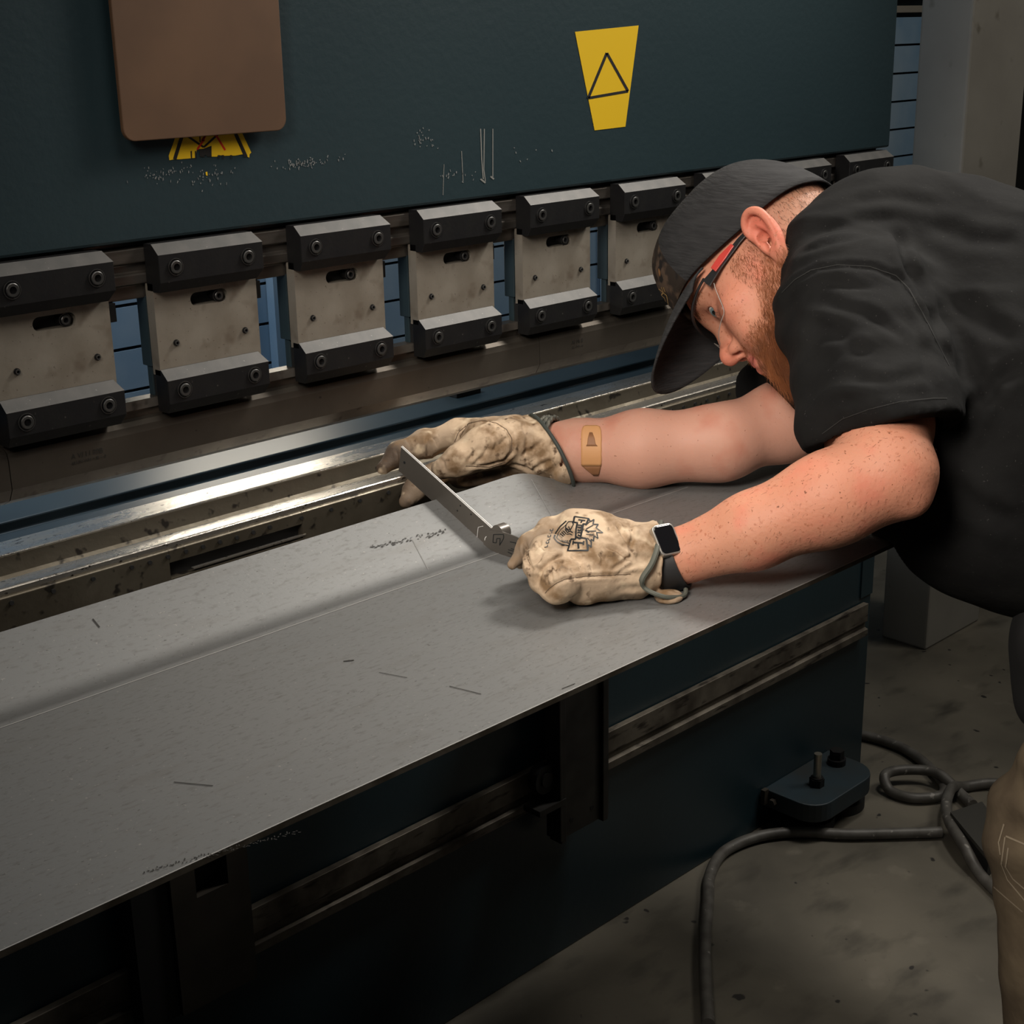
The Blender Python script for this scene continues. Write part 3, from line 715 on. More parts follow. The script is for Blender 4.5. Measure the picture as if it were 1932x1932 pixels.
# ------------------------------------------------------------------ materials of the person
skin = mat('freckled_skin', (.5, .25, .17), .55, 0, attr='tint', sss=.10, bump=.0005, bscale=230, spec=.3,
           spots=[((.40, .15, .085), 210, .60, .72, None, 3), ((.56, .20, .13), 22, .52, .72, None, 3), ((.20, .07, .035), 260, .68, .74)])
leather = mat('tan_leather', (.52, .385, .235), .68, 0, attr='tint', bump=.0022, bscale=55, spec=.25,
              spots=[((.20, .125, .065), 30, .48, .66, None, 8), ((.10, .062, .035), 75, .60, .70, None, 6), ((.58, .46, .32), 48, .60, .74)])
trimm = mat('dark_green_trim', (.035, .042, .036), .7)
shirtm = mat('black_cotton', (.0058, .0058, .0058), .9, 0, (.009, .009, .0088), 18, bump=.0012, bscale=45, spec=.15,
             spots=[((.035, .034, .032), 330, .70, .76)])
hemm = mat('black_hem_stitch', (.022, .022, .021), .85, spec=.2)
khaki = mat('khaki_cotton', (.20, .155, .10), .85, 0, (.12, .09, .06), 14, bump=.0010, bscale=60, spec=.2)
khakist = mat('khaki_seam', (.33, .27, .19), .85)
capm = mat('black_ribbed_cap', (.020, .020, .021), .85, 0, (.03, .03, .031), 30, bump=.0015, bscale=60, stretch=(1, 1, 7), spec=.25)
camo = mat('camouflage_cap_fabric', (.022, .016, .012), .8, 0, (.075, .050, .034), 34, detail=3, fac=(.46, .54), spec=.25,
           spots=[((.012, .010, .009), 30, .58, .62), ((.20, .10, .04), 34, .66, .69)])
underm = mat('brim_underside', (.012, .012, .012), .8)
goldm = mat('gold_thread', (.42, .27, .10), .5, .3)
beardm = mat('ginger_beard', (.36, .125, .045), .5, 0, (.20, .070, .028), 45, spec=.4)
hairm = mat('short_brown_hair', (.14, .075, .045), .6, spec=.4)
redm = mat('red_temple_insert', (.48, .05, .04), .3)
framem = mat('black_glasses_frame', (.014, .014, .015), .35)
eyew = mat('eye_white', (.62, .58, .55), .2); irism = mat('blue_grey_iris', (.16, .24, .27), .2); pupilm = mat('pupil', (.006, .006, .006), .15)
watchm = mat('black_watch_glass', (.006, .006, .007), .12); casem = mat('silver_watch_case', (.50, .48, .44), .35, .85); strapm = mat('black_rubber_strap', (.012, .012, .013), .55)
bandm = mat('fabric_plaster', (.50, .25, .10), .6); bandd = mat('plaster_stain', (.23, .10, .04), .6)
inkb = mat('printed_black_ink', (.010, .012, .013), .55)
steelb = mat('protractor_steel', (.15, .135, .118), .34, .45, (.11, .10, .088), 10, rvar=.05)
steelbright = mat('polished_edge_glint', (.85, .84, .82), .4, .2)  # near-white colour stands in for the highlight along the blade edge
skin_far = mat('pale_forearm_skin', (.5, .25, .17), .55, 0, attr='tint', sss=.10, bump=.0004, bscale=230, spec=.3,
               spots=[((.46, .19, .13), 16, .55, .75, None, 3), ((.24, .10, .06), 230, .72, .77)])
lensm = bpy.data.materials.new('clear_lens'); lensm.use_nodes = True
_n = lensm.node_tree; _n.nodes.clear()
_o = _n.nodes.new('ShaderNodeOutputMaterial'); _t = _n.nodes.new('ShaderNodeBsdfTransparent'); _t.inputs[0].default_value = (.93, .93, .92, 1); _g = _n.nodes.new('ShaderNodeBsdfGlossy'); _g.inputs['Roughness'].default_value = .05
_f = _n.nodes.new('ShaderNodeLayerWeight'); _f.inputs[0].default_value = .06; _x = _n.nodes.new('ShaderNodeMixShader'); _q = _n.nodes.new('ShaderNodeMapRange'); _q.inputs[3].default_value = .03; _q.inputs[4].default_value = .30; _n.links.new(_f.outputs[1], _q.inputs[0]); _n.links.new(_q.outputs[0], _x.inputs[0]); _n.links.new(_t.outputs[0], _x.inputs[1]); _n.links.new(_g.outputs[0], _x.inputs[2]); _n.links.new(_x.outputs[0], _o.inputs[0])
#.inputs['Transmission Weight'].default_value = 1; _b.inputs['Roughness'].default_value = .03; _b.inputs['IOR'].default_value = 1.18; _b.inputs['Base Color'].default_value = (.93, .93, .92, 1)

# ------------------------------------------------------------------ the person
person = empty('person', (.95, -.85, 0), 'bearded man in black T-shirt, cap and safety glasses leaning over the sheet with a protractor', 'person')
HS = 1.10                                     # head size, metres per local unit
Mc = np.array([[.527, -.627, -.574], [.257, .761, -.595], [.81, .166, .562]])   # columns: right, forward, up in lens space
u_, s_, vt_ = np.linalg.svd(Mc); Mc = u_ @ vt_
MH = RW.T @ Mc                                # head axes in world
HP = CAM + RW.T @ np.array([.340, -.302, 1.883]) * (HS / 1.08)
def tohead(P): return (P - HP) @ MH / HS
def fromhead(Q): return HP + (np.asarray(Q) * HS) @ MH.T
EYE = [np.array([-.033, .0745, .014]), np.array([.033, .0745, .014])]
def ear_sdf(Q, s):
    # local ear frame: a = up/back tilt, b = back, c = out
    c0 = np.array([s * .0765, -.010, -.008]); q = (Q - c0) / 1.10
    q = q * np.array([s, 1, 1])
    # ear plane is turned out about the front edge
    th = math.radians(24); out = q[:, 0] * math.cos(th) + q[:, 1] * math.sin(th); bk = -(-q[:, 0] * math.sin(th) + q[:, 1] * math.cos(th)); up = q[:, 2]
    t2 = math.radians(15); b2 = bk * math.cos(t2) - up * math.sin(t2); u2 = bk * math.sin(t2) + up * math.cos(t2)
    E = np.stack([b2, u2, out], 1)
    def arc_d(pts, rs):
        pp = [Vector(p) for p in pts]; sp = smooth_path(pp, 3); n = len(sp); rr = np.interp(np.linspace(0, len(rs) - 1, n), range(len(rs)), rs)
        return chain(E, [np.array(p) for p in sp], list(rr), .0015)
    helix = arc_d([(.000, .004, .004), (-.004, .014, .007), (-.002, .024, .010), (.006, .031, .012), (.015, .031, .013), (.0225, .024, .013), (.025, .013, .012), (.023, .001, .010), (.018, -.012, .008), (.013, -.022, .006)],
                  [.0030, .0034, .0036, .0038, .0040, .0042, .0040, .0036, .0034, .0040])
    anti = arc_d([(.006, .019, .006), (.012, .016, .0075), (.0155, .008, .0075), (.0150, -.003, .0065), (.010, -.012, .005)], [.0024, .0030, .0032, .0032, .003])
    lobe = ell(E, (.0085, -.026, .0035), (.0085, .0105, .0042))
    trag = ell(E, (.0005, -.004, .0035), (.0035, .0055, .0045)); antit = ell(E, (.009, -.0145, .0045), (.0045, .0035, .004))
    plate_ = smax(ell(E, (.0105, .004, .0040), (.0165, .0300, .0075)), -ell(E, (.0105, .010, .0150), (.0115, .0185, .0082)), .002)
    conc = ell(E, (.0068, -.002, .0065), (.0080, .0115, .0085))
    d = smin(plate_, helix, .0035); d = smin(d, anti, .0035); d = smin(d, lobe, .006)
    d = smax(d, -conc, .003); d = smin(d, trag, .003); d = smin(d, antit, .003)
    return d
def head_sdf(Q, detail=True):
    d = ell(Q, (0, -.012, .045), (.0765, .098, .088))
    d = smin(d, ell(Q, (0, .022, -.022), (.064, .070, .085)), .03)
    d = smin(d, ell(Q, (0, .045, -.078), (.043, .042, .034)), .03)          # jaw
    d = smin(d, sph(Q, (0, .074, -.098), .019), .022)
    for s in (-1, 1):
        d = smin(d, cone(Q, (s * .060, -.012, -.045), (s * .030, .060, -.088), .017, .017), .03)
        d = smin(d, ell(Q, (s * .043, .060, -.014), (.023, .022, .021)), .02)   # cheek
        d = smin(d, ell(Q, (s * .030, .070, -.045), (.020, .018, .022)), .02)
    d = smin(d, cone(Q, (-.034, .076, .034), (.034, .076, .034), .0130, .0130), .014)
    d = smin(d, ell(Q, (0, .080, .030), (.020, .018, .020)), .012)
    d = smin(d, ell(Q, (0, .067, .052), (.05, .027, .036)), .03)
    for s in (-1, 1): d = smax(d, -ell(Q, (s * .031, .101, .012), (.019, .020, .0125)), .014)
    nose = cone(Q, (0, .088, .024), (0, .105, -.014), .0085, .0095)
    nose = smin(nose, sph(Q, (0, .1105, -.0205), .0115), .010)
    for s in (-1, 1): nose = smin(nose, ell(Q, (s * .0125, .0975, -.0255), (.0075, .010, .0078)), .006)
    nose = smin(nose, cone(Q, (0, .105, -.028), (0, .090, -.036), .0045, .005), .006)
    d = smin(d, nose, .010)
    for s in (-1, 1): d = smax(d, -ell(Q, (s * .0078, .1025, -.0335), (.0044, .0074, .0068)), .002)
    # muzzle and lips
    d = smin(d, ell(Q, (0, .073, -.054), (.030, .021, .024)), .016)
    for s in (-1, 1):
        d = smin(d, chain(Q, [np.array((s * .025, .084, -.0575)), np.array((s * .012, .0935, -.0520)), np.array((0, .0955, -.0535))], [.0034, .0070, .0068], .004), .004)
        d = smin(d, chain(Q, [np.array((s * .025, .084, -.0585)), np.array((s * .012, .0925, -.0640)), np.array((0, .0945, -.0650))], [.0034, .0086, .0092], .004), .004)
    d = smax(d, -ell(Q, (0, .100, -.0585), (.026, .014, .0011)), .002)
    # eyelids
    for e in EYE:
        lid = sph(Q, e, .0150)
        d = smin(d, lid, .004)
        cut = ell(Q, e + np.array([0, .013, -.0005]), (.0150, .012, .0074))
        d = smax(d, -cut, .0018)
        d = smax(d, -sph(Q, e, .0127), .0008)
    # neck
    d = smin(d, cone(Q, (0, -.030, -.045), (0, -.062, -.130), .058, .060), .03)
    for s in (-1, 1): d = smin(d, ear_sdf(Q, s), .0030)
    return d
hb_lo, hb_hi = (-.115, -.16, -.20), (.115, .135, .14)
HV, HF = nets(lambda Q: head_sdf(Q), hb_lo, hb_hi, .00175, 2.2)
HV = relax(HV, HF, 1, .35)
def g(Q, c, r): return np.exp(-(((Q - np.array(c)) / np.array(r)) ** 2).sum(1))
def head_col(Q):
    c = np.tile(np.array([.54, .255, .165]), (len(Q), 1)); red = np.array([.58, .17, .11])
    def mix(col, f): nonlocal c; c = c * (1 - f[:, None]) + np.array(col) * f[:, None]
    for s in (-1, 1):
        mix(red, .55 * g(Q, (s * .05, .06, -.01), (.03, .04, .03))); mix((.60, .15, .10), .9 * g(Q, (s * .092, -.025, -.005), (.02, .04, .045)))
        mix((.42, .17, .13), .55 * g(Q, (s * .033, .088, .013), (.022, .02, .013)))
    mix(red, .8 * g(Q, (0, .115, -.022), (.022, .025, .018)))
    lip = np.clip(2.2 * g(Q, (0, .094, -.0590), (.024, .018, .0115)), 0, 1); mix((.46, .13, .11), lip)
    b = beard_mask(Q); mix((.30, .12, .06), .55 * b)
    h = hair_mask(Q); mix((.30, .16, .10), .6 * h)
    return c
def ss(a, b, x): t = np.clip((x - a) / (b - a), 0, 1); return t * t * (3 - 2 * t)
def beard_mask(Q):
    x, y, z = np.abs(Q[:, 0]), Q[:, 1], Q[:, 2]
    line = -.008 - ss(-.005, .060, y) * .046            # upper edge falls from the sideburn towards the mouth
    line = np.where(y > .062, np.maximum(line, -.040 - (x > .03) * .01), line)
    m = ss(.010, -.006, z - line) * ss(-.035, -.012, y + (z + .05) * .0) * ss(-.150, -.125, z)
    side = ss(.050, .062, x) * ss(.034, .020, np.abs(y - .008) * 1.0) * ss(.030, .010, z) * ss(-.06, -.02, z)      # sideburn
    m = np.maximum(m, .75 * side)
    lips = np.exp(-((x / .031) ** 2 + ((z + .0605) / .0140) ** 2) ** 2)
    nose_ = ss(.018, .010, x) * ss(-.040, -.034, z)
    m = m * (1 - lips * (y > .07)) * (1 - nose_)
    m = m * (1 - ss(.0725, .0755, x) * ss(-.045, -.030, z))
    return np.clip(m, 0, 1)
def hair_mask(Q):
    x, y, z = np.abs(Q[:, 0]), Q[:, 1], Q[:, 2]
    return ss(-.026, -.044, y) * ss(-.075, -.050, z) * (1 - ss(.0785, .081, x))
Hcol = head_col(HV)
HW = fromhead(HV)

# arms
SKN = np.array([.53, .245, .155])
ELB = at(1694, 898, 1.56); SHL = at(1612, 620, 1.81); WRL = at(1268, 1056, 1.632); FOL = at(1520, 966, 1.585)
def arm_l(P):
    d = cone(P, SHL, at(1655, 800, 1.668), .048, .0580)
    d = smin(d, cone(P, at(1655, 800, 1.668), at(1672, 885, 1.59), .0590, .0510), .02)
    d = smin(d, cone(P, at(1676, 896, 1.58), at(1560, 946, 1.59), .0475, .0475), .02)
    d = smin(d, cone(P, at(1570, 938, 1.585), at(1420, 1002, 1.605), .049, .0405), .02)
    d = smin(d, cone(P, at(1420, 1002, 1.605), at(1288, 1048, 1.628), .0405, .0300), .015)
    d = smin(d, cone(P, at(1288, 1048, 1.628), at(1200, 1060, 1.635), .0285, .029), .01)
    d = smin(d, sph(P, at(1722, 944, 1.565), .014), .018)
    return d + .0005 * noise3(P, 20, 3, 2)
def arm_r(P):
    d = cone(P, at(1015, 850, 2.02), at(1090, 850, 2.00), .034, .040)
    d = smin(d, cone(P, at(1090, 850, 2.00), at(1210, 848, 1.985), .0385, .050), .02)
    d = smin(d, cone(P, at(1210, 846, 1.985), at(1360, 838, 1.975), .0500, .0470), .02)
    d = smin(d, cone(P, at(1360, 832, 1.975), at(1480, 798, 2.00), .0450, .050), .03)
    d = smin(d, cone(P, at(1480, 792, 2.00), at(1640, 720, 2.10), .050, .058), .03)
    return d + .0005 * noise3(P, 20, 5, 2)
def bounds(pts, m):
    a = np.array(pts); return a.min(0) - m, a.max(0) + m
def mesh_of(fn, pts, m, h, it=1, lip=1.8):
    lo, hi = bounds(pts, m); V, Fc = nets(fn, lo, hi, h, lip); return relax(V, Fc, it, .5), Fc
ALV, ALF = mesh_of(arm_l, [SHL, ELB, WRL, at(1200, 1060, 1.635)], .09, .0042)
ARV, ARF = mesh_of(arm_r, [at(1015, 850, 2.02), at(1640, 720, 2.1), at(1360, 832, 1.97)], .08, .0042)
def arm_col(V, k):
    n = noise3(V, 14, 9, 3)[:, None] * .5 + .5; return SKN * (1 - .35 * n) + np.array([.60, .21, .13]) * .35 * n if k else (np.array([.50, .27, .195]) * (1 - .2 * n) + np.array([.54, .22, .16]) * .2 * n)
body = soft('body', [(HW, HF, 0, Hcol), (ALV, ALF, 0, arm_col(ALV, 1)), (ARV, ARF, 1, arm_col(ARV, 0))], [skin, skin_far], person)

# eyes
def eye(e, gaze):
    m = MB(); c = fromhead(e); R_ = .0125 * HS; gz = Vector(gaze).normalized(); q = gz.to_track_quat('Z', 'Y'); n = 28
    rings = [0] + [math.radians(a) for a in (6, 11, 14, 26, 30, 40, 55, 75, 95, 120, 150)]
    vs = [Vector(c) + gz * R_]
    for a in rings[1:]:
        for k in range(n):
            t = 2 * math.pi * k / n; vs.append(Vector(c) + q @ Vector((math.sin(a) * math.cos(t), math.sin(a) * math.sin(t), math.cos(a))) * R_)
    fs = []; mi = []
    for k in range(n): fs.append((0, 1 + k, 1 + (k + 1) % n)); mi.append(2)
    for r in range(len(rings) - 2):
        mt = 2 if r < 2 else (1 if r < 4 else 0)
        for k in range(n): fs.append((1 + r * n + k, 1 + r * n + (k + 1) % n, 1 + (r + 1) * n + (k + 1) % n, 1 + (r + 1) * n + k)); mi.append(mt)
    m.v = [tuple(v) for v in vs]; m.f = fs; m.m = mi
    return m.build('eye', [eyew, irism, pupilm], person, smooth=True)
for e in EYE:
    loc = fromhead(e); tgt = np.array([.0, -.38, .86]); eye(e, tgt - loc)

# hair strands
HT = None
def face_tris(V, Fc, N): return V[Fc].mean(1), np.cross(V[Fc[:, 1]] - V[Fc[:, 0]], V[Fc[:, 2]] - V[Fc[:, 0]])
def strands(name, m, V, Fc, wt, count, length, flow, r0, seed, curl=.15, lift=.35, label=None, segs=5, outw=None):
    rg = np.random.default_rng(seed); C_, N_ = face_tris(V, Fc, 0); A = np.linalg.norm(N_, axis=1); Nn = N_ / (A[:, None] + 1e-12)
    W = wt(C_) * A; W = W / W.sum(); ids = rg.choice(len(C_), count, p=W)
    vs = []; fs = []; o = 0
    base = C_[ids] + rg.normal(0, .0008, (count, 3)); nn = Nn[ids]; fl_ = flow(C_[ids]); ln = length(C_[ids]) * rg.uniform(.6, 1.25, count)
    t_ = fl_ - (fl_ * nn).sum(1)[:, None] * nn; t_ /= np.linalg.norm(t_, axis=1)[:, None] + 1e-9
    sd = np.cross(nn, t_); ph = rg.uniform(0, 6.28, count); am = rg.normal(0, curl, count)
    rn = rg.normal(0, .28, (count, 3)); d0 = t_ + nn * lift + rn * .8; d0 /= np.linalg.norm(d0, axis=1)[:, None]
    pts = []; p = base - nn * .0008; d = d0
    for k in range(segs + 1):
        pts.append(p.copy())
        step = ln / segs
        d = d + sd * (am * np.cos(ph + k * 1.4))[:, None] * .9 + fl_ * .12; d /= np.linalg.norm(d, axis=1)[:, None]
        p = p + d * step[:, None]
    pts = np.array(pts)  # segs+1, count, 3
    a = np.cross(d0, nn); a /= np.linalg.norm(a, axis=1)[:, None] + 1e-9; b = np.cross(d0, a)
    ring = []
    for k in range(segs + 1):
        r = r0 * (1 - .8 * k / segs)
        for th in (0, 2.09, 4.19): ring.append(pts[k] + (a * math.cos(th) + b * math.sin(th)) * r)
    ring = np.array(ring).transpose(1, 0, 2)      # count, (segs+1)*3, 3
    nv = (segs + 1) * 3; V2 = ring.reshape(-1, 3); q = []
    for k in range(segs):
        for j in range(3): q.append((k * 3 + j, k * 3 + (j + 1) % 3, (k + 1) * 3 + (j + 1) % 3, (k + 1) * 3 + j))
    q = np.array(q); F2 = (q[None] + (np.arange(count) * nv)[:, None, None]).reshape(-1, 4)
    o_ = soft(name, [(V2, F2)], m, person); return tag(o_, label)
down = MH @ np.array([0, .25, -1.]); down /= np.linalg.norm(down)
def bw(P):
    Q = tohead(P); return beard_mask(Q) ** 1.2 + 0
def blen(P):
    Q = tohead(P); return .007 + .020 * ss(-.045, -.10, Q[:, 2]) + .006 * ss(-.02, -.06, Q[:, 2]) - .006 * ((Q[:, 1] > .05) & (Q[:, 2] > -.060))
def bflow(P):
    Q = tohead(P); f = np.tile(np.array([0, .30, -1.]), (len(Q), 1)); mus = (Q[:, 2] > -.054) & (Q[:, 1] > .078)
    f[mus] = np.stack([np.sign(Q[mus, 0]) * .9, np.zeros(mus.sum()), -np.ones(mus.sum())], 1)
    f = f @ MH.T; return f / np.linalg.norm(f, axis=1)[:, None]
strands('beard', beardm, HW, HF, bw, 21000, blen, bflow, .00022, 1, .5, .5, 'full ginger beard and moustache')
def hw(P):
    Q = tohead(P); return hair_mask(Q)
strands('short_hair', hairm, HW, HF, hw, 5000, lambda P: np.full(len(P), .007), lambda P: np.tile(down, (len(P), 1)), .00028, 2, .1, .4, 'cropped brown hair at the nape', segs=3)
def ew(P):
    Q = tohead(P); x = np.abs(Q[:, 0]); c = .033 + .004 * np.sin((x - .015) / .035 * 3.14)
    return np.exp(-((Q[:, 2] - c) / .0035) ** 2) * ss(.012, .017, x) * ss(.056, .046, x) * (Q[:, 1] > .055)
strands('eyebrows', beardm, HW, HF, ew, 700, lambda P: np.full(len(P), .008), lambda P: np.sign(tohead(P)[:, :1]) * MH[:, 0][None] + .2 * MH[:, 2], .00028, 4, .1, .2, segs=3)
adir = (at(1290, 1050, 1.63) - at(1690, 890, 1.57)); adir /= np.linalg.norm(adir)
strands('arm_hair', hairm, ALV, ALF, lambda P: np.ones(len(P)), 2600, lambda P: np.full(len(P), .0055), lambda P: np.tile(adir * .6 + np.array([0, 0, -.5]), (len(P), 1)), .00016, 5, .5, .25, 'fine reddish hair on the near arm', segs=3)
# ------------------------------------------------------------------ T-shirt
def wr(P, s, seed, amp): return amp * noise3(P, s, seed, 3)
slv_ax = at(1655, 790, 1.645) - SHL
HEM = at(1668, 812, 1.640); hn = slv_ax / np.linalg.norm(slv_ax)
# hem plane through three photographed hem points
h1, h2, h3 = at(1545, 848, 1.66), at(1800, 786, 1.60), at(1650, 806, 1.573)
hn = np.cross(h2 - h1, h3 - h1); hn /= np.linalg.norm(hn)
if hn @ slv_ax < 0: hn = -hn
def shirt(P):
    d = cone(P, at(1690, 610, 1.98), at(1960, 700, 1.88), .185, .215)
    d = smin(d, cone(P, at(1620, 520, 1.95), at(1800, 520, 1.93), .105, .12), .05)
    d = smin(d, ell(P, at(1900, 850, 1.80), (.17, .19, .185)), .06)
    d = smin(d, cone(P, at(1762, 905, 1.76), at(1900, 985, 1.74), .088, .085), .05)
    d = smin(d, cone(P, at(1900, 985, 1.74), at(2040, 1020, 1.74), .085, .11), .05)
    d = smin(d, ell(P, (.87, -.89, 1.0), (.20, .15, .15)), .06)
    d = smin(d, sph(P, at(1625, 610, 1.80), .088), .05)
    d = smin(d, sph(P, at(1602, 500, 1.87), .086), .03)
    d = smin(d, sph(P, at(1660, 450, 1.90), .085), .04)
    d = smin(d, sph(P, at(1562, 520, 1.83), .056), .02)
    d = smin(d, sph(P, at(1640, 640, 2.16), .09), .05)
    # folds over the body
    q = P - SHL
    d = d + wr(P, 9, 21, .0045) + wr(P, 22, 22, .0018) - .006 * np.clip(1 - 1.6 * np.abs(noise3(P, 7.5, 29, 2)), 0, 1) ** 2
    slv = cone(P, at(1612, 590, 1.775), at(1664, 790, 1.65), .0930, .0790)
    slv = smin(slv, cone(P, at(1640, 700, 1.70), at(1668, 840, 1.622), .084, .083), .02)
    f = (P - HEM) @ hn
    crease = .0022 * np.sin(f * 95 + 2.2 * noise3(P, 13, 31, 2)) * ss(.02, -.05, f)
    slv = slv + crease + wr(P, 16, 23, .0028) - .0045 * np.clip(1 - 1.8 * np.abs(noise3(P * np.array([1, 1, .6]), 13, 33, 2)), 0, 1) ** 2
    fh = (P - h1) @ hn
    slv = smax(slv, fh, .003)
    cav = cone(P, at(1655, 735, 1.715), at(1672, 860, 1.632), .056, .0690)
    slv = smax(slv, -np.maximum(cav, -(fh + .06)), .002)
    d = smin(d, slv, .018)
    # hollow just inside the near sleeve stays open
    d = np.maximum(d, -np.maximum(cav, np.maximum(-(fh + .035), fh - .05)))
    # far sleeve
    rs = cone(P, at(1450, 748, 2.06), at(1620, 690, 2.13), .052, .085)
    n2 = at(1380, 800, 2.0) - at(1560, 700, 2.08); n2 = n2 / np.linalg.norm(n2)
    rs = smax(rs, (P - at(1437, 760, 2.05)) @ n2, .004); rs = rs + wr(P, 20, 25, .0018)
    d = smin(d, rs, .03)
    d = np.maximum(d, -np.maximum(-.616 - P[:, 1], P[:, 2] - .893))      # the belly stops at the sheet edge
    return d
SV, SF = mesh_of(shirt, [at(1400, 740, 2.06), at(1930, 360, 1.9), at(1690, 1045, 1.72), at(2300, 900, 1.8), at(1780, 640, 2.3), at(1900, 1100, 1.72)], .12, .0058, 1, 2.0)
ST0 = bvh(SV, SF)
SV = carve(SV, SF, ST0, [([(1476, 560), (1500, 530), (1545, 506), (1600, 500), (1650, 505), (1700, 530), (1735, 590), (1765, 650), (1792, 700)], .005, .003),
    ([(1700, 470), (1745, 560), (1795, 690)], .008, .005), ([(1690, 440), (1712, 480), (1716, 530)], .007, .005), ([(1550, 570), (1630, 588), (1710, 640)], .007, .0035),
    ([(1556, 528), (1600, 540), (1650, 543)], .006, .003), ([(1505, 475), (1570, 455), (1650, 442)], .007, .0035), ([(1540, 440), (1620, 415), (1700, 410)], .009, .003),
    ([(1500, 600), (1570, 625), (1640, 670)], .008, .003), ([(1795, 845), (1830, 780), (1880, 720), (1925, 690)], .008, .006), ([(1810, 640), (1850, 720), (1900, 790)], .008, .0045),
    ([(1600, 712), (1680, 722), (1752, 700)], .008, .0035), ([(1530, 690), (1590, 665), (1650, 655)], .008, .003), ([(1800, 560), (1860, 610), (1925, 640)], .010, .004),
    ([(1750, 420), (1830, 450), (1925, 455)], .012, .004), ([(1780, 900), (1850, 960), (1925, 990)], .010, .005), ([(1570, 760), (1650, 745), (1740, 740)], .006, .0025),
    ([(1720, 610), (1745, 680), (1760, 740)], .006, .003), ([(1600, 380), (1690, 372), (1780, 390)], .010, .003)])
shirt_o = soft('tshirt', [(SV, SF)], shirtm, person); tag(shirt_o, 'faded black short-sleeved T-shirt')
ST = bvh(SV, SF)
for pl_, w_ in (([(1552, 818), (1590, 790), (1640, 772), (1700, 758), (1760, 752), (1786, 752)], 1.8), ([(1476, 552), (1500, 528), (1530, 510), (1580, 500), (1640, 503), (1690, 520), (1715, 545), (1740, 590), (1765, 640), (1790, 690)], 1.8)):
    m = MB(); decal_line(m, ST, pl_, w_, 0, .0008); m.build('sleeve_seam', hemm, shirt_o)
# ------------------------------------------------------------------ trousers, belt pouch, boots
HIPL = np.array([.74, -.95, .90]); KNL = np.array([.80, -.76, .47]); ANL = np.array([.79, -.80, .10])
HIPR = np.array([1.02, -.98, .90]); KNR = np.array([1.08, -.84, .50]); ANR = np.array([1.08, -.90, .10])
def trousers(P):
    d = None
    for a, b, c in ((HIPL, KNL, ANL), (HIPR, KNR, ANR)):
        e = smin(cone(P, a, b, .115, .088), cone(P, b, c, .086, .075), .04)
        d = e if d is None else smin(d, e, .03)
    d = smin(d, cone(P, (.68, -1.0, .95), (.96, -1.0, .95), .13, .13), .05)
    k = np.exp(-((P[:, 2] - .50) / .12) ** 2)
    d = d + .0045 * k * np.sin(P[:, 2] * 95 + 3 * noise3(P, 9, 41, 2)) + wr(P, 18, 42, .004)
    return smax(d, .07 - P[:, 2], .004)
TV, TF = mesh_of(trousers, [HIPL, HIPR, KNL, KNR, ANL, ANR], .19, .0075, 1, 2.2)
tr = soft('trousers', [(TV, TF)], khaki, person); tag(tr, 'worn khaki cargo trousers')
TT = bvh(TV, TF); m = MB()
for pl in ([(1899, 1578), (1932, 1592), (1990, 1620)], [(1897, 1580), (1890, 1630), (1902, 1660), (1935, 1700), (1990, 1740)], [(1903, 1600), (1898, 1635), (1912, 1658), (1960, 1700)],
           [(1895, 1555), (1885, 1590), (1888, 1612)], [(1868, 1645), (1858, 1670), (1856, 1720)], [(1870, 1668), (1895, 1690), (1930, 1720)]):
    decal_line(m, TT, pl, 3, 0, .001)
m.build('pocket_seam', khakist, tr)
q_ = at(1975, 1240, 1.74)
BV, BF = nets(lambda P: smin(ell(P, q_ + np.array([0, 0, .02]), (.045, .045, .07)), ell(P, q_ - np.array([0, 0, .045]), (.035, .035, .05)), .02) + .001 * noise3(P, 60, 81, 2), q_ - .13, q_ + .13, .006)
soft('belt_pouch', [(relax(BV, BF, 1), BF)], black, person)
for A in (ANL, ANR):
    V_, F_ = mesh_of(lambda P: smax(smin(cone(P, A + np.array([0, -.01, .05]), A + np.array([0, 0, -.03]), .052, .055), cone(P, A + np.array([0, .0, -.055]), A + np.array([0, .17, -.06]), .048, .040), .03), .002 - P[:, 2], .003), [A, A + np.array([0, .18, -.1])], .09, .006)
    tag(soft('work_boot', [(V_, F_)], armbrown, person), None)

# ------------------------------------------------------------------ cap (local head coordinates)
cap = empty('cap', tuple(fromhead((0, 0, .06)) - np.array(parent_loc(person)))); cap.parent = person; tag(cap, 'black and camouflage baseball cap')
def rim(th):   # th 0 = front, +-pi back
    c = math.cos(th); y = (.119 if c > 0 else .104) * c - .010; x = -.0845 * math.sin(th); z = .024 + .045 * max(c, 0) ** 1.2 - .004 * max(-c, 0)
    return x, y, z
cm = MB(); NT, NP = 72, 18; vs = []
for j in range(NP + 1):
    f = j / NP * math.pi / 2
    for i in range(NT):
        th = 2 * math.pi * i / NT; x, y, z = rim(th); top = np.array([0, -.006, .152])
        c = math.cos(th); fr = max(c, 0)
        rr = math.cos(f) ** (.72 - .36 * fr); hh = math.sin(f) ** (.95 + .1 * fr)
        p = np.array([x * rr, (y + .006) * rr - .006, z + (top[2] - z) * hh])
        p *= 1 + .004 * math.sin(th * 9 + f * 5) * math.cos(f)
        vs.append(fromhead(p))
fs = []; mi = []
for j in range(NP):
    for i in range(NT):
        th = 2 * math.pi * (i + .5) / NT; th = (th + math.pi) % (2 * math.pi) - math.pi
        fs.append((j * NT + i, j * NT + (i + 1) % NT, (j + 1) * NT + (i + 1) % NT, (j + 1) * NT + i)); mi.append(1 if abs(th) < .80 and j < NP * .84 else 0)
cm.v = [tuple(v) for v in vs]; cm.f = fs; cm.m = mi
crown = cm.build('crown', [capm, camo], cap, smooth=True)
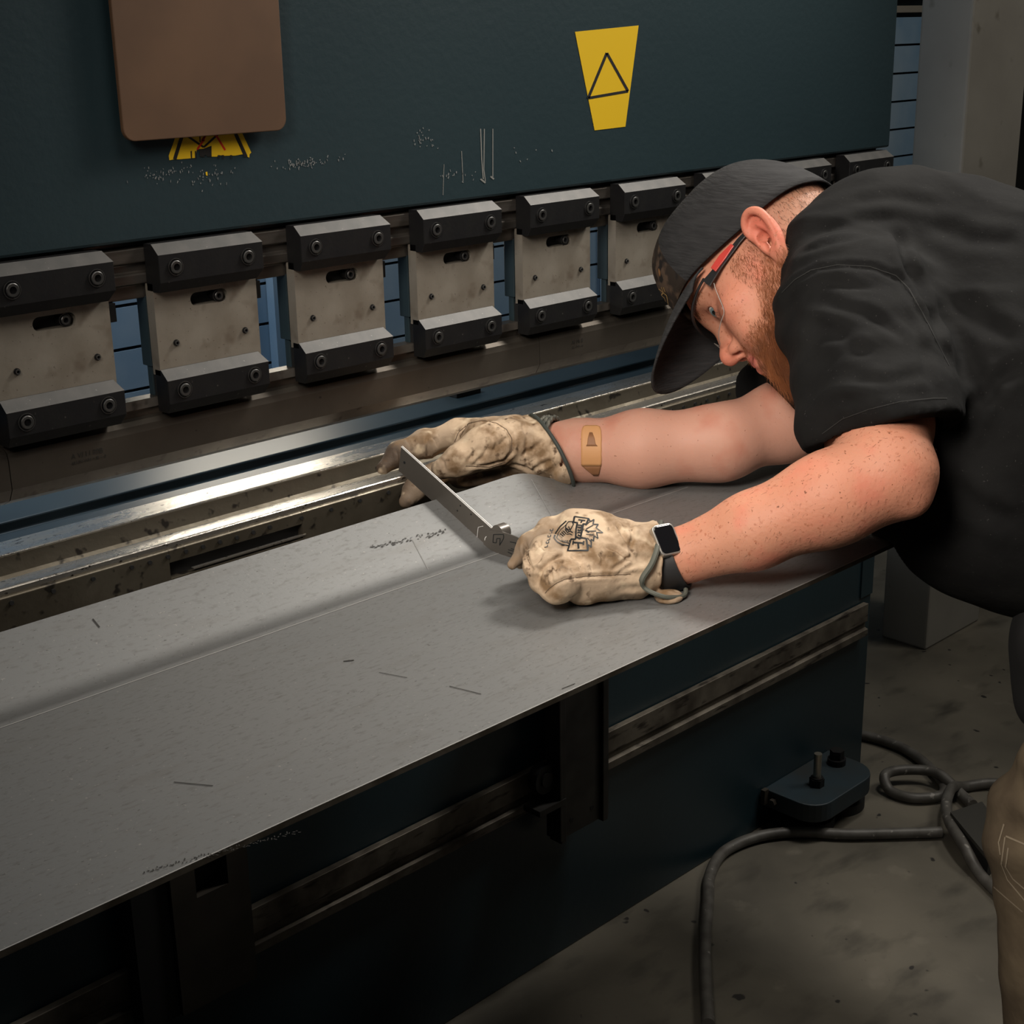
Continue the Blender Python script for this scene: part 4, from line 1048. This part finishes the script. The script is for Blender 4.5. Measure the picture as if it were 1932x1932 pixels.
so = crown.modifiers.new('s', 'SOLIDIFY'); so.thickness = .0025; so.offset = 1
CT = BVHTree.FromPolygons([tuple(v) for v in vs], fs)
# brim
bm_ = MB(); NU, NW = 30, 12; vs = []
for j in range(NW + 1):
    t = j / NW
    for i in range(NU + 1):
        a = -1.02 + 2.04 * i / NU
        x, y, z = rim(a)
        L_ = .090 * (math.cos(a * 1.40) ** .6 if abs(a * 1.40) < math.pi / 2 else 0)
        X = x * (1 + .04 * t); Yy = y + L_ * t; Z = z - .004 + 2.2 * x * x * t - .016 * t * t - .24 * L_ * t
        vs.append(fromhead((X, Yy, Z)))
fs = [(j * (NU + 1) + i, j * (NU + 1) + i + 1, (j + 1) * (NU + 1) + i + 1, (j + 1) * (NU + 1) + i) for j in range(NW) for i in range(NU)]
bm_.v = [tuple(v) for v in vs]; bm_.f = fs; bm_.m = [0] * len(fs)
brim = bm_.build('brim', [capm], cap, smooth=True); so = brim.modifiers.new('s', 'SOLIDIFY'); so.thickness = .003; so.offset = 0
em = MB()
for pl in ([(1241, 541), (1248, 552), (1258, 560), (1262, 575), (1256, 585)], [(1252, 540), (1256, 550), (1246, 562), (1243, 580), (1250, 588)], [(1241, 541), (1250, 545), (1262, 556), (1265, 572)], [(1241, 562), (1243, 575), (1250, 582)], [(1240, 575), (1246, 583), (1252, 588)], [(1256, 541), (1259, 549)]):
    decal_line(em, CT, pl, 2.6, 0, .0035, 3)
if em.v: tag(em.build('antler_emblem', goldm, cap), 'gold stitched antler emblem')

# ------------------------------------------------------------------ safety glasses
gl = empty('safety_glasses', tuple(fromhead((0, .09, .012)) - np.array(parent_loc(person)))); gl.parent = person; tag(gl, 'clear wraparound safety glasses with black and red arms')
def lens_zb(a):
    x = abs(a); return -.016 + .024 * math.exp(-(a / .20) ** 2) + .036 * float(ss(1.02, 1.34, x))
def gp(a, z):     # wraparound lens surface: a = angle, 0 at the nose
    return (.071 * math.sin(a) * 1.02, .032 + .082 * math.cos(a) - .012 * math.cos(a * 3) * .3, z)
lm = MB(); vs = []; fs = []; NA, NZ = 40, 8
for i in range(NA + 1):
    a = -1.30 + 2.6 * i / NA; x = abs(a)
    zt = .031 - .002 * x; zb = lens_zb(a)
    for k in range(NZ + 1): vs.append(fromhead(gp(a, zb + (zt - zb) * k / NZ)))
for i in range(NA):
    for k in range(NZ): fs.append((i * (NZ + 1) + k, (i + 1) * (NZ + 1) + k, (i + 1) * (NZ + 1) + k + 1, i * (NZ + 1) + k + 1))
lm.v = [tuple(v) for v in vs]; lm.f = fs; lm.m = [0] * len(fs)
lo_ = lm.build('lens', [lensm], gl, smooth=True); so = lo_.modifiers.new('s', 'SOLIDIFY'); so.thickness = .0010; so.offset = 0
m = MB(); m.tube([fromhead(gp(-1.25 + 2.5 * i / 40, .032)) for i in range(41)], .0019, 8); m.build('brow_bar', framem, gl, smooth=True)
m = MB(); m.tube([fromhead(gp(-1.28 + 2.56 * i / 60, lens_zb(-1.28 + 2.56 * i / 60))) for i in range(61)], .0005, 6); m.build('lens_rim', mat('lens_rim_grey', (.34, .32, .30), .15), gl, smooth=True)
for s in (-1, 1):
    def bar(pts, h, t, mt, nm):
        m = MB(); P = [np.array(p) for p in pts]
        for i, p in enumerate(P):
            m.v += [tuple(fromhead(p + np.array([s * t / 2, 0, h[i] / 2]))), tuple(fromhead(p + np.array([s * t / 2, 0, -h[i] / 2]))), tuple(fromhead(p + np.array([-s * t / 2, 0, -h[i] / 2]))), tuple(fromhead(p + np.array([-s * t / 2, 0, h[i] / 2])))]
        for i in range(len(P) - 1):
            for k in range(4): m.f.append((i * 4 + k, i * 4 + (k + 1) % 4, (i + 1) * 4 + (k + 1) % 4, (i + 1) * 4 + k)); m.m.append(0)
        m.f += [(0, 1, 2, 3), tuple((len(P) - 1) * 4 + k for k in (3, 2, 1, 0))]; m.m += [0, 0]
        return m.build(nm, mt, gl, bevel=.0005)
    bar([(s * .0690, .064, .0245), (s * .0705, .056, .024), (s * .0735, .040, .023), (s * .0760, .022, .022), (s * .0785, .003, .021), (s * .080, -.02, .018)], [.013, .011, .008, .0075, .0065, .005], .0022, framem, 'temple_arm')
    bar([(s * .0745, .047, .0255), (s * .0765, .030, .0255), (s * .0785, .012, .024)], [.0085, .0095, .005], .0026, redm, 'red_insert')
# ------------------------------------------------------------------ gloves
TAN = np.array([.55, .415, .285]); DIRT = np.array([.085, .06, .042])
def leather_col(V, dirt):
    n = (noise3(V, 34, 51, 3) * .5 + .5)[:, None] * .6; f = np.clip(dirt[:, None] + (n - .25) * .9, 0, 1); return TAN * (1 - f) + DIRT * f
threadm = mat('dark_thread', (.10, .065, .04), .8)
def glove_l(P):
    palm = cone(P, at(1195, 1046, 1.625), at(1110, 1040, 1.615), .0350, .0385)
    palm = smin(palm, cone(P, at(1190, 1082, 1.610), at(1095, 1092, 1.590), .0290, .0290), .025)
    palm = smin(palm, cone(P, at(1120, 1010, 1.63), at(1085, 1003, 1.63), .026, .023), .02)
    d = palm
    ft = lambda pts, rs, k=.010: chain(P, [at(*p) for p in pts], rs, k)
    idx = ft([(1085, 1000, 1.632), (1036, 1008, 1.628), (1000, 1030, 1.622), (967, 1066, 1.612)], [.0205, .0170, .0138, .0056])
    mid = ft([(1080, 1035, 1.605), (1028, 1040, 1.590), (1014, 1066, 1.578), (1030, 1082, 1.585)], [.021, .0155, .0135, .012])
    rng = ft([(1085, 1060, 1.590), (1034, 1072, 1.572), (1026, 1094, 1.570), (1044, 1106, 1.580)], [.021, .0150, .0128, .012])
    lit = ft([(1105, 1085, 1.585), (1058, 1096, 1.560), (1046, 1112, 1.562), (1064, 1120, 1.575)], [.023, .0165, .0125, .012])
    thb = ft([(1120, 1030, 1.66), (1050, 1025, 1.665), (1000, 1042, 1.650), (980, 1060, 1.638)], [.024, .0165, .0135, .009])
    for q in (idx, mid, rng, lit, thb): d = smin(d, q, .0035)
    # gathers and the flared cuff
    ax = at(1240, 1055, 1.63) - at(1180, 1050, 1.625); ax = ax / np.linalg.norm(ax); s = (P - at(1180, 1050, 1.625)) @ ax
    cuff = cone(P, at(1195, 1048, 1.625), at(1236, 1050, 1.630), .0310, .0430)
    cuff = smax(cuff, s - .0325, .002)
    d = smin(d, cuff, .010)
    cav = smax(cone(P, at(1205, 1052, 1.628), at(1250, 1056, 1.632), .024, .0415), -(s - .014), .003)
    d = smax(d, -cav, .002)
    d = smin(d, ell(P, at(1262, 1126, 1.600), (.0165, .0165, .0070)), .004)      # loose wrist flap under the watch strap
    f = np.exp(-((s - .002) / .014) ** 2)
    d = d + .0016 * f * np.sin(noise3(P, 40, 61, 2) * 3 + P[:, 2] * 420)
    return d + .0013 * noise3(P, 55, 62, 3) + .0006 * noise3(P, 130, 63, 2) + .0034 * np.clip(1 - 3.2 * np.abs(noise3(P, 26, 64, 2)), 0, 1) ** 1.5
GV, GF = mesh_of(glove_l, [at(1300, 980, 1.64), at(960, 1140, 1.58), at(1000, 1000, 1.67)], .05, .0021, 1, 2.2)
GV = carve(GV, GF, bvh(GV, GF), [
    ([(400, 400), (408, 500), (430, 590), (450, 640)], .0022, .0040), ([(440, 600), (500, 575), (540, 500)], .0022, .0025), ([(440, 640), (495, 622), (530, 655)], .002, .003),
    ([(500, 760), (514, 690), (545, 630), (620, 560), (730, 510)], .0022, .0032), ([(470, 480), (510, 440), (530, 380)], .002, .002), ([(500, 400), (560, 470), (620, 480)], .002, .002),
    ([(1150, 250), (1200, 330), (1250, 430)], .002, .0025), ([(1060, 440), (1150, 470), (1270, 560)], .002, .0025), ([(1110, 640), (1200, 590), (1280, 510)], .002, .0025),
    ([(1170, 660), (1240, 620), (1300, 600)], .002, .002), ([(1000, 480), (1040, 540), (1030, 620)], .002, .0018), ([(760, 520), (850, 560), (860, 640)], .002, .0018),
    ([(570, 640), (580, 700), (590, 760)], .0014, .0014), ([(610, 620), (620, 680), (630, 740)], .0014, .0014), ([(650, 610), (655, 660), (670, 720)], .0014, .0014),
    ([(565, 830), (600, 790), (660, 745), (740, 712), (900, 690), (1100, 682), (1280, 672)], .0018, .0018), ([(1270, 250), (1290, 340), (1270, 450), (1280, 560)], .0022, .0022)], lambda x, y: (900 + x / 4.391, 930 + y / 4.391))
GV[:, 2] = np.maximum(GV[:, 2], .8876)
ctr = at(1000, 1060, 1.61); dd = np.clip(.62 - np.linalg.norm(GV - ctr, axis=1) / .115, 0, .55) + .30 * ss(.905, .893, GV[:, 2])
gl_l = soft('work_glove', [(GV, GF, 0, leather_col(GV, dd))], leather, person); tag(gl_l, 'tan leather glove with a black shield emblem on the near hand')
GT = bvh(GV, GF)
def c7(x, y): return (900 + x / 4.391, 930 + y / 4.391)
m = MB()
def ln(pts, w): decal_line(m, GT, [c7(*p) for p in pts], w * 1.35, 0, .0006, 2.2)
ln([(740, 235), (690, 280), (655, 330), (636, 372), (660, 405), (700, 428), (760, 440)], 2.2)                     # shield
ln([(745, 262), (700, 300), (672, 340), (658, 372), (690, 398), (760, 420)], 1.2)
for k in range(7): ln([(676 + 14 * k, 352 - 12 * k), (704 + 12 * k, 372 - 10 * k)], 1.5)
for k in range(5): ln([(700 + 16 * k, 392 + 4 * k - 3 * k), (716 + 14 * k, 410 + 2 * k)], 1.2)
ln([(742, 262), (760, 240), (790, 240), (800, 262), (780, 300), (750, 310), (735, 290), (742, 262)], 1.6)
ln([(752, 330), (775, 318), (795, 330)], 1.6); ln([(745, 345), (770, 340), (790, 350)], 1.4)
ln([(808, 198), (925, 215), (905, 262), (880, 258), (868, 330), (858, 372), (905, 380), (918, 478), (752, 482), (780, 385), (818, 385), (822, 300), (832, 250), (800, 245), (808, 198)], 2.6)  # banner
ln([(842, 225), (895, 232)], 2.6); ln([(868, 232), (862, 250)], 2.2)                                               # T
ln([(838, 268), (872, 272)], 2.4); ln([(836, 286), (868, 290)], 2.4); ln([(866, 272), (868, 290)], 2.2)
ln([(836, 308), (850, 318), (866, 306)], 2.4); ln([(834, 330), (868, 334)], 2.6)
ln([(838, 350), (852, 358), (868, 350)], 2.4); ln([(820, 365), (850, 380), (872, 372)], 3)
ln([(795, 412), (880, 418)], 2.8); ln([(838, 415), (842, 462)], 2.8)                                                # T below
ln([(800, 398), (796, 430)], 2.2); ln([(884, 402), (880, 432)], 2.2)
ln([(925, 218), (940, 240), (968, 222), (960, 262), (1002, 262), (985, 290), (1040, 332), (990, 330), (1000, 378), (968, 358), (965, 400), (945, 385), (945, 452), (922, 430), (918, 478)], 1.9)     # burst
ln([(905, 300), (960, 270)], 1.5); ln([(905, 320), (985, 318)], 1.8); ln([(905, 345), (960, 350)], 1.5); ln([(915, 375), (945, 410)], 1.5); ln([(900, 270), (935, 240)], 1.5); ln([(900, 310), (925, 330)], 3.2)
for k, (x, y) in enumerate([(572, 450), (582, 420), (590, 395), (598, 368), (608, 340), (618, 315)]):                  # small vertical word
    ln([(x - 12, y), (x + 12, y - 4)], 1.2); ln([(x + 10, y - 4), (x + 12, y - 18)], 1.2)
    if k % 2: ln([(x - 12, y), (x - 10, y - 14)], 1.2)
tag(m.build('shield_emblem', inkb, gl_l), 'black printed shield and banner emblem')
for pl_ in ([(565, 830), (600, 790), (660, 745), (740, 712), (900, 690), (1100, 682), (1270, 672)], [(405, 445), (415, 540), (440, 600)]):
    m = MB(); decal_line(m, GT, [c7(*p) for p in pl_], 1.2, 0, .0005, 4); m.build('finger_seam', threadm, gl_l)
# green-grey trim round the cuff mouth and its loop
m = MB()
trim_pts = [(1247, 986, 1.665), (1243, 1010, 1.612), (1240, 1035, 1.590), (1229, 1065, 1.580), (1212, 1092, 1.578), (1215, 1108, 1.585), (1235, 1120, 1.582), (1262, 1127, 1.586), (1290, 1124, 1.60), (1294, 1112, 1.612)]
P_ = smooth_path([at(*p) for p in trim_pts], 6)
vs = []
for p in P_: m_ = (p - Vector(CAM)).normalized(); vs.append(p)
m.tube(P_, [.0034 if i < 26 else .0026 for i in range(len(P_))], 8)
m.build('cuff_trim', mat('grey_green_trim', (.085, .09, .072), .7), gl_l, smooth=True)

def glove_r(P):
    ft = lambda pts, rs, k=.012: chain(P, [at(*p) for p in pts], rs, k)
    d = cone(P, at(1000, 845, 2.02), at(925, 838, 2.02), .0430, .0400)
    d = smin(d, cone(P, at(1000, 880, 2.02), at(925, 888, 2.02), .020, .0200), .02)
    th = ft([(962, 832, 1.985), (915, 842, 1.965), (870, 866, 1.955), (834, 884, 1.955)], [.0350, .0300, .0205, .0150])
    d = smin(d, th, .008)
    idx = ft([(935, 818, 2.045), (866, 818, 2.05), (800, 838, 2.035), (752, 858, 2.02), (725, 882, 2.005)], [.0260, .0190, .0175, .0150, .0095])
    mid = ft([(935, 858, 2.045), (865, 876, 2.055), (810, 905, 2.035), (782, 925, 2.005), (767, 946, 1.985)], [.0250, .0185, .0165, .0145, .0090])
    rn = ft([(930, 885, 2.035), (890, 900, 2.035), (866, 905, 2.02), (880, 908, 2.00)], [.018, .014, .012, .011])
    li = ft([(950, 893, 2.015), (915, 904, 2.01), (895, 908, 2.00)], [.016, .012, .010])
    for q in (idx, mid, rn, li): d = smin(d, q, .006)
    ax = at(1048, 850, 2.0) - at(975, 842, 2.01); ax = ax / np.linalg.norm(ax)
    nrm = at(1050, 850, 2.0) - at(975, 842, 2.0); 
    # slanted cuff mouth
    a, b, c = at(998, 779, 2.01), at(1058, 882, 1.99), at(1042, 822, 1.950)
    cn = np.cross(b - a, c - a); cn /= np.linalg.norm(cn)
    if cn @ ax < 0: cn = -cn
    s = (P - a) @ cn
    cuff = cone(P, at(985, 840, 2.01), at(1062, 850, 2.0), .0400, .0520); cuff = smax(cuff, s, .002)
    d = smin(d, cuff, .014)
    cav = smax(cone(P, at(1000, 846, 2.01), at(1072, 853, 2.0), .026, .0465), -(s + .020), .003); d = smax(d, -cav, .002)
    d = smax(d, s, .002)
    return d + .0013 * noise3(P, 42, 71, 3) + .0006 * noise3(P, 130, 72, 2) + .0036 * np.clip(1 - 3.2 * np.abs(noise3(P, 24, 74, 2)), 0, 1) ** 1.5
RV, RF = mesh_of(glove_r, [at(1070, 790, 2.02), at(715, 880, 2.0), at(850, 915, 2.06), at(960, 830, 1.96)], .06, .0025, 1, 2.2)
RV = carve(RV, RF, bvh(RV, RF), [
    ([(770, 470), (830, 350), (920, 275), (1040, 255), (1160, 280), (1250, 340), (1300, 420), (1300, 530), (1230, 610), (1060, 655), (880, 655)], .0026, .0028),
    ([(548, 380), (552, 480), (560, 600)], .0024, .003), ([(365, 420), (390, 470), (400, 520)], .002, .002), ([(560, 395), (620, 420), (640, 480)], .002, .0018), ([(280, 520), (300, 560), (310, 640)], .0024, .002),
    ([(960, 640), (1050, 570), (1100, 470)], .0022, .0022), ([(900, 620), (960, 560), (990, 500)], .0022, .002), ([(1120, 360), (1160, 440), (1150, 520)], .0022, .002), ([(700, 690), (690, 620), (640, 590)], .0022, .0022),
    ([(1400, 300), (1440, 400), (1420, 560), (1450, 680)], .003, .003), ([(1480, 700), (1560, 650), (1660, 600)], .003, .003), ([(1380, 560), (1500, 500), (1600, 420)], .003, .0025), ([(1300, 640), (1400, 660), (1500, 720)], .003, .0025)],
    lambda x, y: (690 + x / 4.712, 740 + y / 4.712))
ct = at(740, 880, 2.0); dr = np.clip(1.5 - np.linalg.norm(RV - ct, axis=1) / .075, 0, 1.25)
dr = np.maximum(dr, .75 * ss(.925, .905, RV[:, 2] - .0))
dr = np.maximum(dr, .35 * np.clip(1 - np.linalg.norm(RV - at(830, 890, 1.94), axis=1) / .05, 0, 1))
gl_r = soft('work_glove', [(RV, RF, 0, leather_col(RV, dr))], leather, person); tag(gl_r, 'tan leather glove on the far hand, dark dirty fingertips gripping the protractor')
RT = bvh(RV, RF)
def c6(x, y): return (690 + x / 4.712, 740 + y / 4.712)
for pl_ in ([(790, 440), (830, 350), (920, 275), (1040, 250), (1160, 275), (1250, 330), (1300, 410), (1300, 520), (1240, 600)], [(890, 655), (1000, 660), (1100, 665), (1240, 620)]):
    m = MB(); decal_line(m, RT, [c6(*p) for p in pl_], 1.3, 0, .0006, 4); m.build('thumb_seam', threadm, gl_r)
m = MB(); P_ = []; A0, A1 = at(985, 840, 2.01), at(1062, 850, 2.0); axc = (A1 - A0) / np.linalg.norm(A1 - A0)
_a, _b, _c = at(998, 779, 2.01), at(1058, 882, 1.99), at(1042, 822, 1.950); cnn = np.cross(_b - _a, _c - _a); cnn /= np.linalg.norm(cnn)
Q0 = A0 + axc * (((_a - A0) @ cnn) / (axc @ cnn)); g1 = np.cross(axc, [0, 0, 1.]); g1 /= np.linalg.norm(g1); g2 = np.cross(axc, g1)
for t in np.linspace(0, 2 * math.pi, 48, endpoint=False):
    e_ = g1 * math.cos(t) + g2 * math.sin(t); adj = 0
    for _ in range(5):
        L_ = np.linalg.norm(A1 - A0); tt = min(1, max(0, ((Q0 + axc * adj - A0) @ axc) / L_)); rr_ = .040 + .012 * tt; adj = -(e_ @ cnn) * rr_ / (axc @ cnn)
    P_.append(Vector(Q0 + e_ * (rr_ + .0003) + axc * adj))
for p in []:
    pass
for p in [][:0] and [(1002, 779), (1012, 790), (1026, 808), (1040, 828), (1052, 848), (1060, 866), (1059, 880), (1050, 892)]:
    v = Vector(dirpx(*p)).normalized(); q = RT.ray_cast(Vector(CAM), Vector(dirpx(p[0] - 5, p[1] + 1)).normalized())
    P_.append(Vector(at(*p, 1.965)) if q[0] is None else q[0])
m.tube(P_, .0027, 8, closed=True); m.build('cuff_trim', trimm, gl_r, smooth=True)
# bracelet, plaster, watch
m = MB()
cw, ax = at(1038, 846, 2.008), at(1090, 850, 2.0) - at(1015, 850, 2.02); ax = ax / np.linalg.norm(ax); e1 = np.cross(ax, [0, 0, 1.]); e1 /= np.linalg.norm(e1); e2 = np.cross(ax, e1)
for k, off in enumerate((-.006, 0, .006)):
    m.tube([cw + ax * off + (e1 * math.cos(t) + e2 * math.sin(t)) * (.0415 + .0012 * math.sin(22 * t + k * 2)) for t in np.linspace(0, 2 * math.pi, 120, endpoint=False)], .0031, 6, closed=True)
tag(m.build('braided_bracelet', mat('grey_cord', (.16, .15, .12), .8, 0, (.05, .055, .045), 160), person, smooth=True), 'braided grey cord bracelet')
AT = bvh(ARV, ARF)
def patch(name, tree, rows, lift, m_, parent, edge=.0012):
    mb = MB(); g_ = []; n = 10
    for (l, r, y) in rows:
        row = []
        for i in range(n + 1):
            q = tree.ray_cast(Vector(CAM), Vector(dirpx(l + (r - l) * i / n, y)).normalized()); row.append(q[0] + q[1] * lift if q[0] else Vector(at(l, y, 1.95)))
        g_.append(row)
    mb.v = [tuple(p) for r in g_ for p in r]; mb.f = [(j * (n + 1) + i, j * (n + 1) + i + 1, (j + 1) * (n + 1) + i + 1, (j + 1) * (n + 1) + i) for j in range(len(g_) - 1) for i in range(n)]; mb.m = [0] * len(mb.f)
    o = mb.build(name, m_, parent, smooth=True); so = o.modifiers.new('s', 'SOLIDIFY'); so.thickness = edge; so.offset = 0; return o
pl = patch('adhesive_plaster', AT, [(1105, 1126, 803.5)] + [(1100, 1132, 806), (1097.5, 1134.5, 812)] + [(1096.5, 1135 + .5 * (k % 2), 820 + 9 * k) for k in range(7)] + [(1098, 1134, 879)], .0009, bandm, person)
tag(pl, 'tan adhesive plaster on the far forearm')
o = patch('stain', AT, [(1112, 1118, 817), (1109, 1122, 828), (1108, 1124, 838), (1106, 1128, 842)], .0018, bandd, pl, .0004)
o = patch('peeled_end', AT, [(1096, 1135, 876), (1104, 1133, 884), (1114, 1131, 892), (1120, 1129, 897)], .0009, bandd, pl, .0006)
# watch
wa = empty('smartwatch', tuple(at(1258, 1020, 1.60) - np.array(parent_loc(person)))); wa.parent = person; tag(wa, 'square smartwatch with silver case and black strap')
wc = [np.array(at(*p)) for p in ((1238, 992, 1.600), (1277, 988, 1.612), (1278, 1040, 1.596), (1240, 1052, 1.583))]
Cc = sum(wc) / 4; U = (wc[1] - wc[0]) + (wc[2] - wc[3]); U /= np.linalg.norm(U); Vv = (wc[3] - wc[0]) + (wc[2] - wc[1]); Vv -= U * (Vv @ U); Vv /= np.linalg.norm(Vv); Nn_ = np.cross(U, Vv)
if Nn_ @ (CAM - Cc) < 0: Nn_ = -Nn_
def slab(name, hw, hh, t0, t1, rad, m_, parent, smooth=False):
    mb = MB(); lp = []
    for sx, sy, a0 in ((1, 1, 0), (-1, 1, 90), (-1, -1, 180), (1, -1, 270)):
        for a in range(0, 91, 15):
            t = math.radians(a0 + a); lp.append((sx * (hw - rad) + rad * math.cos(t), sy * (hh - rad) + rad * math.sin(t)))
    n = len(lp); mb.add([Cc + U * x + Vv * y + Nn_ * t0 for x, y in lp] + [Cc + U * x + Vv * y + Nn_ * t1 for x, y in lp], [tuple(range(n)), tuple(range(n, 2 * n))[::-1]] + [(i, (i + 1) % n, n + (i + 1) % n, n + i) for i in range(n)])
    return mb.build(name, m_, parent, bevel=.0008)
slab('case', .0140, .0178, -.008, .001, .0060, casem, wa); slab('screen', .0122, .0160, .0002, .0016, .0048, watchm, wa)
m = MB(); wct = at(1262, 1056, 1.632); wax = WRL - at(1420, 1002, 1.605); wax /= np.linalg.norm(wax); f1 = Nn_ - wax * (Nn_ @ wax); f1 /= np.linalg.norm(f1); f2 = np.cross(wax, f1)
vs = []; n = 48
for k in range(n):
    t = 2 * math.pi * k / n
    for off, rr in ((-.0125, .0322), (-.0125, .0345), (.0125, .0350), (.0125, .0327)): vs.append(wct + wax * off + (f1 * math.cos(t) * 1.0 + f2 * math.sin(t) * 1.05) * rr)
m.v = [tuple(v) for v in vs]
for k in range(n):
    for j in range(4): m.f.append((k * 4 + j, k * 4 + (j + 1) % 4, ((k + 1) % n) * 4 + (j + 1) % 4, ((k + 1) % n) * 4 + j)); m.m.append(0)
m.build('strap', strapm, wa, smooth=True)

# ------------------------------------------------------------------ protractor
XB = .247
def yz(px, py): q = hit(px, py, 0, XB); return (q[1], q[2])
pro = empty('protractor', (XB, -.27, .8875), 'thin steel protractor gripped by both gloves across the bend of the sheet', 'protractor')
def blade(name, pxs, x0, x1, parent, m_=steelb):
    P = [yz(*p) for p in pxs]; mb = MB(); mb.prism(P, x0, x1, 0); return mb.build(name, m_, parent)
b1 = blade('long_blade', [(757, 842), (752, 888), (815, 945), (900, 1030), (914, 1047), (932, 1056), (945, 1025), (933, 1002), (927, 995)], XB, XB + .0016, pro)
e = MB(); a = yz(757, 842); b = yz(927, 995)
e.add([(XB - .0003, a[0], a[1]), (XB + .0024, a[0], a[1]), (XB + .0024, b[0], b[1]), (XB - .0003, b[0], b[1])] + [(XB - .0003, a[0], a[1] - .0012), (XB + .0024, a[0], a[1] - .0012), (XB + .0024, b[0], b[1] - .0012), (XB - .0003, b[0], b[1] - .0012)], [(0, 1, 2, 3), (4, 5, 6, 7), (0, 1, 5, 4), (1, 2, 6, 5), (2, 3, 7, 6), (3, 0, 4, 7)])
e.build('polished_edge_glint', steelbright, b1)
b2 = blade('graduated_arm', [(925, 1000), (912, 1030), (918, 1048), (935, 1060), (965, 1066), (1010, 1074), (1015, 1030), (975, 1012), (950, 1003)], XB - .0018, XB - .0002, pro)
c = yz(939, 1001); k = MB(); k.cyl((XB - .001, c[0], c[1] - .003), (XB + .012, c[0], c[1] - .003), .0098, 36); k.cyl((XB + .012, c[0], c[1] - .003), (XB + .0135, c[0], c[1] - .003), .0088, 36); k.build('pivot_knob', steelb, pro, smooth=True)
k = MB()
def pl2(mb, pts, w, x=XB - .0022):
    for (a_, b_), (c_, d_) in zip(pts[:-1], pts[1:]):
        l = math.hypot(c_ - a_, d_ - b_) or 1; nx, ny = -(d_ - b_) / l * w / 2, (c_ - a_) / l * w / 2
        q = [hit(*p, 0, x) for p in ((a_ + nx, b_ + ny), (c_ + nx, d_ + ny), (c_ - nx, d_ - ny), (a_ - nx, b_ - ny))]; mb.add([tuple(v) for v in q], [(0, 1, 2, 3)])
for g_ in ([(1135, 1265), (1130, 1335), (1160, 1340), (1165, 1300), (1195, 1300), (1190, 1360), (1225, 1300), (1225, 1265), (1135, 1265)], [(1280, 1330), (1335, 1340), (1325, 1400), (1290, 1390)], [(1265, 1400), (1320, 1415)], [(1262, 1420), (1300, 1440)]):
    pl2(k, [c6(*p) for p in g_], 1.4)
k.build('engraved_figures', inkb, b2)
k = MB()
for c_ in [(1080, 1310)]:
    pts = [c6(c_[0] + 22 * math.cos(t), c_[1] + 28 * math.sin(t)) for t in np.linspace(0, 6.28, 13)]; pl2(k, pts, 1.3, XB - .0006)
pl2(k, [c6(1045, 1190), c6(1000, 1200), c6(990, 1290)], .8, XB - .0006)
k.build('engraved_ring', steelbright, b1)
k = MB()
for x, y in [(345, 625), (815, 1053), (937, 1086), (945, 1256), (842, 1008)]:
    q = hit(*c6(x, y), 0, XB); k.cyl((XB - .0004, q[1], q[2]), (XB + .001, q[1], q[2]), .0011 if x > 400 else .0018, 12)
k.build('rivet_hole', inkb, b1)
